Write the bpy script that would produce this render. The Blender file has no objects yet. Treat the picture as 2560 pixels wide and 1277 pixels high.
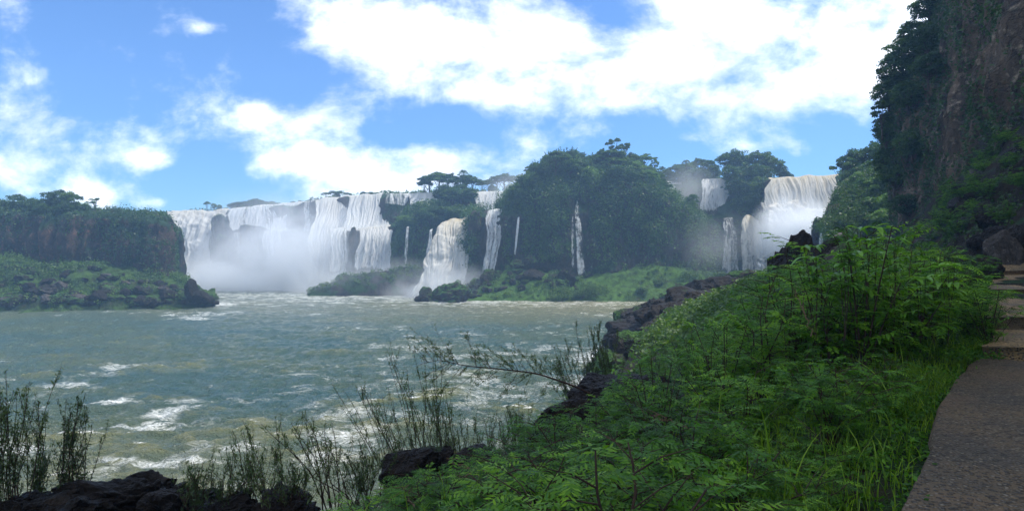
import bpy, math, random
import numpy as np
from mathutils import Vector

random.seed(7)
rng = np.random.default_rng(7)
scene = bpy.context.scene
COL = scene.collection
F, H, YH = 1525.0, 13.0, 640.0          # focal length in photo pixels, eye height above the river, horizon row


def P(px, py, Y):
    return np.array([(px - 1280) / F * Y, Y, H - (py - YH) / F * Y])


# ------------------------------------------------------------------ camera, exposure
cam_d = bpy.data.cameras.new('camera')
cam = bpy.data.objects.new('camera', cam_d)
COL.objects.link(cam)
cam.location = (0, 0, H)
cam.rotation_euler = (math.radians(90), 0, 0)
cam_d.sensor_width = 36
cam_d.lens = 36 * F / 2560
cam_d.clip_start = 0.1
cam_d.clip_end = 5000
scene.camera = cam
scene.view_settings.view_transform = 'Standard'
scene.view_settings.look = 'None'
scene.view_settings.exposure = 0.42
scene.view_settings.gamma = 1
scene.cycles.max_bounces = 6
scene.cycles.diffuse_bounces = 1
scene.cycles.glossy_bounces = 2
scene.cycles.transmission_bounces = 2
scene.cycles.volume_bounces = 6
scene.cycles.transparent_max_bounces = 12
scene.cycles.volume_max_steps = 96
scene.cycles.use_denoising = True

SUN_EL, SUN_AZ = math.radians(62), math.radians(80)      # azimuth from +Y towards +X


# ------------------------------------------------------------------ node helpers
class NT:
    def __init__(s, tree):
        s.t = tree
        tree.nodes.clear()

    def n(s, kind, ins=None, **kw):
        nd = s.t.nodes.new(kind)
        for k, v in kw.items():
            setattr(nd, k, v)
        for k, v in (ins or {}).items():
            s.put(nd, k, v)
        return nd

    def put(s, nd, k, v):
        sock = nd.inputs[k]
        if isinstance(v, bpy.types.NodeSocket):
            s.t.links.new(v, sock)
        elif isinstance(v, bpy.types.Node):
            s.t.links.new(v.outputs[0], sock)
        else:
            if isinstance(v, (tuple, list)) and sock.type == 'RGBA' and len(v) == 3:
                v = (*v, 1)
            sock.default_value = v

    def m(s, op, a, b=0.0, c=None, clamp=False):
        ins = {0: a, 1: b}
        if c is not None:
            ins[2] = c
        return s.n('ShaderNodeMath', ins, operation=op, use_clamp=clamp).outputs[0]

    def ss(s, v, lo, hi, a=0.0, b=1.0):
        return s.n('ShaderNodeMapRange', {0: v, 1: lo, 2: hi, 3: a, 4: b}, interpolation_type='SMOOTHSTEP').outputs[0]

    def mix(s, f, a, b, blend='MIX'):
        nd = s.n('ShaderNodeMix', data_type='RGBA', blend_type=blend)
        s.put(nd, 0, f)
        s.put(nd, 6, a)
        s.put(nd, 7, b)
        return nd.outputs[2]

    def noise(s, vec, scale, detail=4, rough=.55, dist=0.0):
        ins = {'Scale': scale, 'Detail': detail, 'Roughness': rough, 'Distortion': dist}
        if vec is not None:
            ins['Vector'] = vec
        return s.n('ShaderNodeTexNoise', ins).outputs[0]

    def scl(s, vec, x, y, z):
        return s.n('ShaderNodeVectorMath', {0: vec, 1: (x, y, z)}, operation='MULTIPLY').outputs[0]


# ------------------------------------------------------------------ world: Nishita sky with clouds
world = bpy.data.worlds.new('World')
scene.world = world
world.use_nodes = True
w = NT(world.node_tree)
sky = w.n('ShaderNodeTexSky', sky_type='NISHITA')
sky.sun_disc = False
sky.sun_elevation = SUN_EL
sky.sun_rotation = SUN_AZ
sky.altitude = 200
sky.dust_density = 0.6
sky.air_density = 1.0
sky.ozone_density = 2.0
tc = w.n('ShaderNodeTexCoord')
sep = w.n('ShaderNodeSeparateXYZ', {0: tc.outputs['Generated']})
dy = w.m('MAXIMUM', w.m('ABSOLUTE', sep.outputs[1]), 0.12)
su = w.m('DIVIDE', sep.outputs[0], dy)
sv = w.m('DIVIDE', sep.outputs[2], dy)
suv = w.n('ShaderNodeCombineXYZ', {0: su, 1: sv, 2: 0.0}).outputs[0]
CLOUDS = [(1130, 60, 400, 130, .9), (900, 80, 190, 80, .6), (1450, 170, 380, 105, .95), (1150, 215, 330, 60, .8),
          (1620, 275, 300, 55, .75), (1480, 345, 190, 34, .55), (1990, 120, 290, 130, .95), (2180, 50, 300, 190, 1.3),
          (1900, 20, 260, 80, .8), (2110, 265, 120, 60, .8), (1890, 250, 110, 34, .6), (820, 305, 170, 60, .95),
          (635, 283, 46, 26, .8), (800, 400, 300, 50, .55), (1040, 430, 330, 80, 1.05), (90, 315, 160, 66, .9),
          (60, 410, 230, 70, .75), (375, 400, 78, 30, .8), (390, 508, 60, 18, .75), (515, 70, 70, 24, .6),
          (400, 80, 60, 18, .35), (230, 490, 110, 36, .6), (1700, 140, 110, 56, .7), (1850, 372, 70, 26, .7),
          (1740, 350, 60, 20, .55), (1700, 420, 150, 30, .5), (1750, 30, 80, 40, .5), (2560, 60, 300, 300, .9),
          (1300, 560, 1500, 60, .22)]
tot = None
for cx, cy, rx, ry, st in CLOUDS:
    d = w.n('ShaderNodeVectorMath', {0: suv, 1: ((cx - 1280) / F, (YH - cy) / F, 0)}, operation='SUBTRACT').outputs[0]
    d = w.scl(d, F / rx, F / ry, 0)
    ln = w.n('ShaderNodeVectorMath', {0: d}, operation='LENGTH').outputs['Value']
    v = w.ss(ln, 0.0, 1.55, st, 0.0)
    tot = v if tot is None else w.m('ADD', tot, v)
nz = w.noise(w.scl(suv, 1.0, 1.45, 1), 5.2, 11, .62, .12)
nz2 = w.noise(w.scl(suv, 1.0, 1.5, 1), 1.6, 3, .5, .2)
t = w.m('ADD', w.m('MULTIPLY', w.m('SUBTRACT', nz, .5), 4.2), w.m('MINIMUM', tot, 1.0))
t = w.m('ADD', t, w.m('MULTIPLY', w.m('SUBTRACT', nz2, .5), .9))
t = w.m('ADD', t, w.ss(sv, .50, 1.0, 0.0, .68))  # unseen clouds added overhead to whiten the ambient light
t = w.m('ADD', t, w.ss(sep.outputs[1], 0.1, -.15, 0.0, .25))  # unseen clouds added behind the camera, also for whiter ambient light
cm = w.ss(t, .12, 1.50)
cshade = w.ss(w.noise(w.scl(suv, 1, 1.6, 1), 3.3, 6, .55, .4), .3, .7, .82, 1.12)
SKY_S = 0.1
skyc = w.mix(1.0, sky.outputs[0], (0.64, 1.00, 1.50), 'MULTIPLY')
cloudc = w.n('ShaderNodeVectorMath', {0: (15.5, 15.8, 16.0)}, operation='SCALE')
w.put(cloudc, 'Scale', cshade)
fin = w.mix(cm, skyc, cloudc.outputs[0])
bg = w.n('ShaderNodeBackground', {'Color': fin, 'Strength': SKY_S})
wo = w.n('ShaderNodeOutputWorld')
w.put(wo, 'Surface', bg)

# ------------------------------------------------------------------ sun
sun_d = bpy.data.lights.new('sun', 'SUN')
sun = bpy.data.objects.new('sun', sun_d)
COL.objects.link(sun)
sun_d.energy = 4.8
sun_d.angle = math.radians(0.6)
sun_d.color = (1.0, .95, .87)
sdir = Vector((math.sin(SUN_AZ) * math.cos(SUN_EL), math.cos(SUN_AZ) * math.cos(SUN_EL), math.sin(SUN_EL)))
sun.rotation_euler = sdir.to_track_quat('Z', 'Y').to_euler()
sun.location = (60, 40, 120)


# ------------------------------------------------------------------ numpy helpers
def hash3(ix, iy, iz, seed):
    h = (ix * 374761393 + iy * 668265263 + iz * 1442695041 + seed * 974634777) & 0xffffffff
    h = ((h ^ (h >> 13)) * 1274126177) & 0xffffffff
    return ((h ^ (h >> 16)) & 0xffff) / 65535.0


def vnoise(p, seed=0):
    i = np.floor(p).astype(np.int64)
    f = p - i
    f = f * f * (3 - 2 * f)
    x, y, z = i[..., 0], i[..., 1], i[..., 2]
    fx, fy, fz = f[..., 0], f[..., 1], f[..., 2]
    r = 0
    for a in (0, 1):
        for b in (0, 1):
            for c in (0, 1):
                r = r + hash3(x + a, y + b, z + c, seed) * (fx if a else 1 - fx) * (fy if b else 1 - fy) * (fz if c else 1 - fz)
    return r * 2 - 1


def fbm(p, octv=4, seed=0, gain=.5):
    r, a, s = 0, 1.0, 0
    for k in range(octv):
        r = r + a * vnoise(p * (2.03 ** k) + k * 17.3, seed + k)
        s += a
        a *= gain
    return r / s


def unit(v):
    return v / np.maximum(np.linalg.norm(v, axis=-1, keepdims=True), 1e-9)


def sstep(x, a, b):
    t = np.clip((x - a) / (b - a), 0, 1)
    return t * t * (3 - 2 * t)


def mesh_from(name, V, Q, attrs=None, smooth=False, mats=None, uv=None):
    """V (N,3), Q (M,4) or (M,3)"""
    V = np.ascontiguousarray(V, np.float32)
    Q = np.ascontiguousarray(Q, np.int32)
    me = bpy.data.meshes.new(name)
    me.vertices.add(len(V))
    me.vertices.foreach_set('co', V.ravel())
    k = Q.shape[1]
    me.loops.add(Q.size)
    me.loops.foreach_set('vertex_index', Q.ravel())
    me.polygons.add(len(Q))
    me.polygons.foreach_set('loop_start', np.arange(len(Q), dtype=np.int32) * k)
    me.update(calc_edges=True)
    for an, av in (attrs or {}).items():
        a = me.attributes.new(an, 'FLOAT', 'POINT')
        a.data.foreach_set('value', np.ascontiguousarray(av, np.float32).ravel())
    if uv is not None:
        a = me.attributes.new('flow', 'FLOAT_VECTOR', 'POINT')
        a.data.foreach_set('vector', np.ascontiguousarray(uv, np.float32).ravel())
    if smooth:
        me.shade_smooth()
    for mm in (mats or []):
        me.materials.append(mm)
    return me


def link(name, me, parent=None, **props):
    o = bpy.data.objects.new(name, me)
    COL.objects.link(o)
    if parent is not None:
        o.parent = parent
    for k, v in props.items():
        o[k] = v
    return o


def thing(name, label, cat, loc=(0, 0, 0), rz=0.0, sc=1.0, group=None):
    o = bpy.data.objects.new(name, None)
    COL.objects.link(o)
    o.empty_display_size = .3
    o.location = loc
    o.rotation_euler = (0, 0, rz)
    o.scale = (sc, sc, sc) if not isinstance(sc, (tuple, list)) else sc
    o['label'] = label
    o['category'] = cat
    if group:
        o['group'] = group
    return o


class MB:
    """collects quads"""
    def __init__(s):
        s.V, s.Q, s.n, s.A = [], [], 0, []

    def add(s, V, Q, a=0.5):
        V = np.asarray(V, float).reshape(-1, 3)
        s.V.append(V)
        s.Q.append(np.asarray(Q, int).reshape(-1, 4) + s.n)
        s.A.append(np.broadcast_to(np.asarray(a, float), (len(V),)).copy())
        s.n += len(V)

    def tube(s, pts, rad, sides=6, a=0.5):
        pts = np.asarray(pts, float)
        rad = np.broadcast_to(np.asarray(rad, float), (len(pts),))
        tg = unit(np.gradient(pts, axis=0))
        ref = np.where(np.abs(tg[:, 2:3]) > .9, np.array([[1., 0, 0]]), np.array([[0., 0, 1]]))
        u = unit(np.cross(tg, ref))
        v = np.cross(tg, u)
        an = np.linspace(0, 2 * np.pi, sides, endpoint=False)
        ring = pts[:, None] + rad[:, None, None] * (np.cos(an)[None, :, None] * u[:, None] + np.sin(an)[None, :, None] * v[:, None])
        n = len(pts)
        i, j = np.meshgrid(np.arange(n - 1), np.arange(sides), indexing='ij')
        j2 = (j + 1) % sides
        Q = np.stack([i * sides + j, i * sides + j2, (i + 1) * sides + j2, (i + 1) * sides + j], -1).reshape(-1, 4)
        s.add(ring.reshape(-1, 3), Q, a)

    def box(s, c, d, rz=0.0):
        c, d = np.asarray(c, float), np.asarray(d, float) / 2
        k = np.array([[x, y, z] for x in (-1, 1) for y in (-1, 1) for z in (-1, 1)], float) * d
        cs, sn = math.cos(rz), math.sin(rz)
        k = np.stack([k[:, 0] * cs - k[:, 1] * sn, k[:, 0] * sn + k[:, 1] * cs, k[:, 2]], 1) + c
        s.add(k, [[0, 1, 3, 2], [4, 6, 7, 5], [0, 4, 5, 1], [2, 3, 7, 6], [0, 2, 6, 4], [1, 5, 7, 3]])

    def leaves(s, c, size, nrm=None, wid=.45, a=None, along=None, bias=.6, fold=0.0):
        """rhombic leaves at c"""
        c = np.asarray(c, float).reshape(-1, 3)
        n = len(c)
        size = np.broadcast_to(np.asarray(size, float), (n,))[:, None]
        r = unit(rng.normal(size=(n, 3)))
        N = r if nrm is None else unit(r * (1 - bias) + np.broadcast_to(nrm, (n, 3)) * bias)
        al = unit(rng.normal(size=(n, 3))) if along is None else unit(np.broadcast_to(along, (n, 3)))
        al = unit(al - N * (al * N).sum(1, keepdims=True) * (1 if along is None else 0))
        b = unit(np.cross(N, al))
        V = np.stack([c - al * size, c + b * size * wid, c + al * size, c - b * size * wid], 1).reshape(-1, 3)
        if a is None:
            a = rng.random(n)
        s.add(V, np.arange(4 * n).reshape(-1, 4), np.repeat(np.broadcast_to(a, (n,)), 4))

    def mesh(s, name, mat, smooth=False):
        return mesh_from(name, np.concatenate(s.V), np.concatenate(s.Q), {'rnd': np.concatenate(s.A)}, smooth, [mat])


# ------------------------------------------------------------------ materials
def new_mat(name):
    m = bpy.data.materials.new(name)
    m.use_nodes = True
    return m, NT(m.node_tree)


def leaf_mat(name, dark, mid, lite, trans=.35, rough=.5, spec=.35):
    m, t = new_mat(name)
    at = t.n('ShaderNodeAttribute', attribute_name='rnd')
    oi = t.n('ShaderNodeObjectInfo')
    geo = t.n('ShaderNodeNewGeometry')
    big = t.noise(geo.outputs['Position'], .22, 3)
    f = t.m('ADD', t.m('MULTIPLY', at.outputs['Fac'], .62), t.m('MULTIPLY', oi.outputs['Random'], .30))
    f = t.m('ADD', f, t.m('MULTIPLY', t.m('SUBTRACT', big, .42), .7))
    r = t.n('ShaderNodeValToRGB', {0: f})
    e = r.color_ramp.elements
    e[0].position, e[0].color = .1, (*dark, 1)
    e[1].position, e[1].color = .95, (*lite, 1)
    k = e.new(.5)
    k.color = (*mid, 1)
    p = t.n('ShaderNodeBsdfPrincipled', {'Base Color': r.outputs[0], 'Roughness': rough, 'Specular IOR Level': spec})
    tr = t.n('ShaderNodeBsdfTranslucent', {'Color': t.mix(1.0, r.outputs[0], (1.5, 1.6, .6), 'MULTIPLY')})
    mx = t.n('ShaderNodeMixShader', {0: trans, 1: p, 2: tr})
    t.n('ShaderNodeOutputMaterial', {0: mx})
    return m


def rock_mat(name, c1, c2, c3, moss=None, moss_lo=.5, scale=1.0, bump=.6, rough=.85, lichen=None, up=0.5):
    m, t = new_mat(name)
    geo = t.n('ShaderNodeNewGeometry')
    pos = geo.outputs['Position']
    ps = t.scl(pos, scale, scale, scale)
    st = t.scl(pos, scale * 1.6, scale * 1.6, scale * .35)
    n1 = t.noise(st, .5, 6, .62)
    n2 = t.noise(ps, 2.2, 6, .65)
    c = t.mix(t.ss(n1, .38, .62), c1, c2)
    c = t.mix(t.ss(n2, .52, .72), c, c3)
    crack = t.n('ShaderNodeTexVoronoi', {'Vector': t.n('ShaderNodeVectorMath', {0: t.scl(pos, scale * 1.1, scale * 1.1, scale * .5), 1: t.scl(t.n('ShaderNodeTexNoise', {'Vector': ps, 'Scale': 1.4, 'Detail': 4.0}).outputs['Color'], 1.3, 1.3, 1.3)}, operation='ADD').outputs[0], 'Scale': 1.3}, feature='DISTANCE_TO_EDGE')
    ck = t.ss(crack.outputs[0], 0.0, .06)
    c = t.mix(t.m('MULTIPLY', t.m('SUBTRACT', 1.0, ck), .45), c, (.012, .01, .009))
    if lichen:
        c = t.mix(t.ss(t.noise(ps, 3.7, 5, .7), .62, .7), c, lichen)
    if moss:
        nm = t.noise(ps, .35, 7, .65)
        sp = t.n('ShaderNodeSeparateXYZ', {0: geo.outputs['Normal']})
        f = t.m('ADD', nm, t.m('MULTIPLY', sp.outputs[2], .22 * up * 2))
        mcol = t.mix(t.ss(t.noise(ps, 1.9, 4), .4, .65), moss, tuple(x * .5 for x in moss))
        c = t.mix(t.ss(f, moss_lo, moss_lo + .1), c, mcol)
    hgt = t.m('ADD', t.m('MULTIPLY', n2, .5), t.m('ADD', t.m('MULTIPLY', ck, .35), t.noise(ps, 9, 5, .6)))
    b = t.n('ShaderNodeBump', {'Height': hgt, 'Strength': bump, 'Distance': .25 / scale})
    p = t.n('ShaderNodeBsdfPrincipled', {'Base Color': c, 'Roughness': rough, 'Normal': b, 'Specular IOR Level': .15})
    t.n('ShaderNodeOutputMaterial', {0: p})
    return m


M_leaf_far = leaf_mat('foliage_far', (.012, .036, .012), (.030, .078, .020), (.095, .170, .032))
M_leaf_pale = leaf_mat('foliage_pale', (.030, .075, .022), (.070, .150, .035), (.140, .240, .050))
M_leaf_cliff = leaf_mat('foliage_cliff', (.012, .036, .012), (.032, .078, .020), (.095, .165, .030))
M_leaf_talus = leaf_mat('foliage_talus', (.022, .050, .012), (.050, .105, .018), (.115, .190, .030))
M_leaf_shrub = leaf_mat('foliage_shrub', (.014, .046, .006), (.058, .170, .011), (.220, .400, .024), .4, .5, .22)
M_leaf_broad = leaf_mat('foliage_broad', (.070, .180, .030), (.120, .280, .045), (.200, .380, .060), .4, .35, .5)
M_leaf_reed = leaf_mat('foliage_reed', (.030, .060, .020), (.055, .095, .030), (.100, .140, .040), .3)
M_grass = leaf_mat('grass_blades', (.040, .095, .008), (.095, .195, .012), (.260, .400, .030), .4, .5, .25)
M_bark = rock_mat('bark', (.05, .038, .028), (.09, .07, .05), (.12, .10, .08), scale=4, bump=.4)
M_twig = rock_mat('twig_bark', (.035, .022, .018), (.06, .038, .026), (.09, .06, .045), scale=20, bump=.2)
M_twig_pale = rock_mat('twig_pale', (.10, .065, .04), (.15, .10, .06), (.19, .14, .09), scale=20, bump=.2)
M_red = rock_mat('cliff_red_rock', (.075, .048, .038), (.035, .032, .030), (.20, .10, .065), (.020, .048, .018), .52, .35, .9)
M_dark = rock_mat('cliff_dark_rock', (.050, .042, .038), (.028, .026, .025), (.095, .075, .062), (.022, .055, .018), .56, .35, .9)
M_near = rock_mat('near_cliff_rock', (.17, .12, .08), (.065, .050, .036), (.36, .28, .20), (.016, .040, .012), .66, .45, .9)
M_soil = rock_mat('bank_soil', (.026, .018, .010), (.014, .011, .007), (.045, .032, .018), (.018, .045, .012), .66, 1.2, .8)
M_wet = rock_mat('wet_boulder', (.015, .0105, .0075), (.009, .007, .0055), (.034, .025, .018), (.03, .07, .015), .80, 1.3, .9, .5)
M_mossy = rock_mat('mossy_boulder', (.05, .040, .034), (.030, .026, .024), (.11, .085, .07), (.05, .115, .022), .56, .7, .9)
M_stone = rock_mat('grey_boulder', (.075, .065, .058), (.045, .040, .036), (.15, .135, .12), None, .7, 1.8, .7, lichen=(.26, .25, .22))
M_turf = rock_mat('talus_turf', (.030, .055, .014), (.024, .040, .013), (.055, .048, .030), (.042, .085, .016), .55, .35, .8)


M_turf2 = rock_mat('promontory_turf', (.048, .100, .016), (.036, .064, .016), (.066, .062, .034), (.058, .125, .018), .55, .35, .8)


def falls_mat():
    m, t = new_mat('falling_water')
    fl = t.n('ShaderNodeAttribute', attribute_name='flow').outputs['Vector']
    de = t.n('ShaderNodeAttribute', attribute_name='dens').outputs['Fac']
    si = t.n('ShaderNodeAttribute', attribute_name='silt').outputs['Fac']
    a = t.noise(t.scl(fl, 1.0, .07, 1), 1.1, 5, .62)
    b = t.noise(t.scl(fl, 1.0, .13, 1), 3.6, 4, .65, .3)
    c = t.noise(t.scl(fl, 1.0, .5, 1), 2.2, 5, .7)
    s = t.m('ADD', t.m('MULTIPLY', a, .5), t.m('ADD', t.m('MULTIPLY', b, .3), t.m('MULTIPLY', c, .2)))
    al = t.ss(t.m('ADD', s, t.m('MULTIPLY', de, .42)), .60, .80)
    col = t.mix(t.ss(b, .3, .7), (.72, .77, .80), (.95, .95, .94))
    col = t.mix(t.m('MULTIPLY', si, t.ss(a, .3, .75, .55, 1.0)), col, (.66, .50, .22))
    bp = t.n('ShaderNodeBump', {'Height': t.m('ADD', b, c), 'Strength': .5, 'Distance': .6})
    d = t.n('ShaderNodeBsdfPrincipled', {'Base Color': col, 'Roughness': .45, 'Normal': bp})
    tr = t.n('ShaderNodeBsdfTranslucent', {'Color': col})
    w1 = t.n('ShaderNodeMixShader', {0: .5, 1: d, 2: tr})
    tp = t.n('ShaderNodeBsdfTransparent')
    mx = t.n('ShaderNodeMixShader', {0: al, 1: tp, 2: w1})
    t.n('ShaderNodeOutputMaterial', {0: mx})
    return m


M_falls = falls_mat()


def river_mat():
    m, t = new_mat('river_water')
    geo = t.n('ShaderNodeNewGeometry')
    pos = geo.outputs['Position']
    fa = t.n('ShaderNodeAttribute', attribute_name='foam').outputs['Fac']
    ca = t.n('ShaderNodeAttribute', attribute_name='crest').outputs['Fac']
    wp = t.n('ShaderNodeTexNoise', {'Vector': t.scl(pos, .12, .2, 1), 'Scale': 1.0, 'Detail': 3.0})
    off = t.n('ShaderNodeVectorMath', {0: wp.outputs['Color'], 1: (9, 9, 0)}, operation='MULTIPLY').outputs[0]
    pw = t.n('ShaderNodeVectorMath', {0: pos, 1: off}, operation='ADD').outputs[0]
    sl = t.n('ShaderNodeAttribute', attribute_name='silt').outputs['Fac']
    n3 = t.noise(t.scl(pw, 2.6, 4.2, .5), 1.0, 5, .65)
    # lacy streaks: thin lines where a warped noise crosses its middle
    n1 = t.noise(t.scl(pw, .22, .30, .2), 1.0, 8, .68)
    n2 = t.noise(t.scl(pw, .8, 1.4, .5), 1.0, 6, .68)
    lace = t.m('SUBTRACT', 1.0, t.m('ABSOLUTE', t.m('MULTIPLY', t.m('SUBTRACT', n2, .5), 13.0)), clamp=True)
    lace2 = t.m('SUBTRACT', 1.0, t.m('ABSOLUTE', t.m('MULTIPLY', t.m('SUBTRACT', n3, .5), 9.0)), clamp=True)
    lace = t.m('MAXIMUM', lace, t.m('MULTIPLY', lace2, .65))
    body = t.m('ADD', t.m('MULTIPLY', n1, .75), t.m('MULTIPLY', n2, .25))
    f1 = t.ss(t.m('ADD', body, t.m('MULTIPLY', fa, .17)), .705, .74)
    f2 = t.m('MULTIPLY', lace, t.ss(t.m('ADD', body, t.m('MULTIPLY', fa, .22)), .545, .70))
    f3 = t.ss(t.m('ADD', ca, t.m('MULTIPLY', t.m('SUBTRACT', n2, .5), 1.6)), .88, 1.12)
    foam = t.m('MAXIMUM', t.m('MAXIMUM', t.m('MULTIPLY', f1, t.ss(t.m('ADD', t.m('MULTIPLY', n2, .5), t.m('MULTIPLY', n3, .5)), .42, .55, .06, 1.0)), t.m('MULTIPLY', f2, t.ss(n3, .35, .6, .2, .95))), f3, clamp=True)
    deep = t.mix(t.ss(t.noise(t.scl(pos, .05, .08, 1), 1.0, 3), .35, .65), (.038, .085, .080), (.064, .098, .064))
    deep = t.mix(t.ss(ca, .3, 1.0), deep, (.15, .155, .055))
    deep = t.mix(sl, deep, (.19, .18, .10))
    col = t.mix(foam, deep, (.80, .82, .80))
    r1 = t.noise(t.scl(pos, 1.0, 1.7, 1), 1.3, 6, .62)
    r2 = t.noise(t.scl(pos, 1.0, 1.5, 1), 5.5, 4, .6)
    bp = t.n('ShaderNodeBump', {'Height': t.m('ADD', r1, t.m('MULTIPLY', r2, .5)), 'Strength': 1.0, 'Distance': .55})
    rg = t.m('ADD', t.m('MULTIPLY', foam, .55), .12)
    p = t.n('ShaderNodeBsdfPrincipled', {'Base Color': col, 'Roughness': rg, 'Normal': bp, 'IOR': 1.33})
    t.n('ShaderNodeOutputMaterial', {0: p})
    return m


M_river = river_mat()


def path_mat(name='gravel_concrete', k=1.0):
    m, t = new_mat(name)
    pos = t.n('ShaderNodeNewGeometry').outputs['Position']
    v = t.n('ShaderNodeTexVoronoi', {'Vector': pos, 'Scale': 26.0, 'Randomness': 1.0})
    v2 = t.n('ShaderNodeTexVoronoi', {'Vector': pos, 'Scale': 16.0})
    peb = t.ss(v.outputs['Distance'], .25, .55, 1.0, 0.0)
    sh = t.n('ShaderNodeSeparateColor', {0: v.outputs['Color']}).outputs[0]
    base = t.mix(t.ss(t.noise(pos, 1.1, 5), .35, .65), tuple(x * k for x in (.105, .068, .028)), tuple(x * k for x in (.050, .038, .022)))
    c = t.mix(t.m('MULTIPLY', peb, .85), base, t.mix(t.ss(sh, .3, 1.0), (.024, .020, .014), (.22, .18, .12)))
    big = t.ss(v2.outputs['Distance'], .1, .18, 1.0, 0.0)
    c = t.mix(t.m('MULTIPLY', big, .5), c, (.22, .19, .16))
    c = t.mix(t.ss(t.noise(pos, .7, 4), .52, .7, 0, .5), c, (.15, .085, .045))
    hh = t.m('ADD', peb, t.m('MULTIPLY', t.noise(pos, 30, 4), .6))
    b = t.n('ShaderNodeBump', {'Height': hh, 'Strength': 1.0, 'Distance': .03})
    p = t.n('ShaderNodeBsdfPrincipled', {'Base Color': c, 'Roughness': .8, 'Normal': b})
    t.n('ShaderNodeOutputMaterial', {0: p})
    return m


M_path = path_mat()
M_step = path_mat('worn_concrete', 3.2)


def flat_mat(name, c, rough=.7):
    m, t = new_mat(name)
    pos = t.n('ShaderNodeNewGeometry').outputs['Position']
    col = t.mix(t.ss(t.noise(pos, 3.0, 5), .3, .7), c, tuple(x * .65 for x in c))
    t.n('ShaderNodeOutputMaterial', {0: t.n('ShaderNodeBsdfPrincipled', {'Base Color': col, 'Roughness': rough})})
    return m


M_thatch = flat_mat('shelter_roof', (.42, .30, .22))
M_wood = flat_mat('brown_wood', (.10, .055, .035))


# ------------------------------------------------------------------ lofted terrain
def resample(A, n, axis, smooth=True):
    """resample array A along axis to n samples by mean arc length"""
    A = np.moveaxis(A, axis, 0)
    d = np.linalg.norm(np.diff(A, axis=0), axis=-1)
    d = d.reshape(len(A) - 1, -1).mean(1) + 1e-6
    s = np.concatenate([[0], np.cumsum(d)])
    s /= s[-1]
    q = np.linspace(0, 1, n)
    i = np.clip(np.searchsorted(s, q, side='right') - 1, 0, len(A) - 2)
    f = (q - s[i]) / (s[i + 1] - s[i])
    f = f.reshape(-1, *([1] * (A.ndim - 1)))
    if smooth:
        p0, p1, p2, p3 = A[np.maximum(i - 1, 0)], A[i], A[i + 1], A[np.minimum(i + 2, len(A) - 1)]
        R = .5 * (2 * p1 + (p2 - p0) * f + (2 * p0 - 5 * p1 + 4 * p2 - p3) * f ** 2 + (3 * p1 - p0 - 3 * p2 + p3) * f ** 3)
    else:
        R = A[i] * (1 - f) + A[i + 1] * f
    return np.moveaxis(R, 0, axis)


def grid_normals(G):
    gu = np.gradient(G, axis=1)
    gv = np.gradient(G, axis=0)
    return unit(np.cross(gu, gv))


def grid_quads(nv, nu):
    i, j = np.meshgrid(np.arange(nv - 1), np.arange(nu - 1), indexing='ij')
    return np.stack([i * nu + j, i * nu + j + 1, (i + 1) * nu + j + 1, (i + 1) * nu + j], -1).reshape(-1, 4)


class Loft:
    def __init__(s, name, cols, nu, nv, mat, amp=1.2, freq=.12, crag=0.8, seed=1, smooth_u=True, **props):
        C = np.array(cols, float)
        G = resample(C, nv, 1, False)
        G = resample(G, nu, 0, smooth_u)
        G = np.moveaxis(G, 0, 1)                 # (nv,nu,3), v bottom to top
        N = grid_normals(G)
        if N[..., 1].mean() > 0:
            N = -N
        steep = 1 - np.clip(np.abs(N[..., 2]), 0, 1)
        d = amp * fbm(G * freq, 5, seed)
        col = fbm(G * np.array([.55, .55, .10]), 4, seed + 9)
        cr = crag * steep * (1 - np.abs(col) * 2.2)
        G = G + N * (d + cr)[..., None]
        s.G, s.N = G, grid_normals(G)
        if s.N[..., 1].mean() > 0:
            s.N = -s.N
        s.nu, s.nv = nu, nv
        s.o = None
        if name:
            s.o = link(name, mesh_from(name, G.reshape(-1, 3), grid_quads(nv, nu), smooth=True, mats=[mat]), **props)
            s.o['kind'] = 'structure'

    def pick(s, n, mask=None, r=None):
        """random surface points, area weighted; mask(pt, px, py, v)->prob"""
        r = r or rng
        a = np.linalg.norm(np.cross(np.diff(s.G, axis=1)[:-1], np.diff(s.G, axis=0)[:, :-1]), axis=-1)
        p = (a / a.sum()).ravel()
        k = r.choice(len(p), n, p=p)
        i, j = k // (s.nu - 1), k % (s.nu - 1)
        fu, fv = r.random(n)[:, None], r.random(n)[:, None]
        G = s.G
        pt = (G[i, j] * (1 - fu) + G[i, j + 1] * fu) * (1 - fv) + (G[i + 1, j] * (1 - fu) + G[i + 1, j + 1] * fu) * fv
        nm = s.N[i, j]
        v = i / (s.nv - 1)
        if mask is not None:
            px = 1280 + pt[:, 0] / pt[:, 1] * F
            py = YH - (pt[:, 2] - H) / pt[:, 1] * F
            ok = r.random(n) < mask(pt, px, py, v)
            pt, nm, v = pt[ok], nm[ok], v[ok]
        return pt, nm, v


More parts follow.
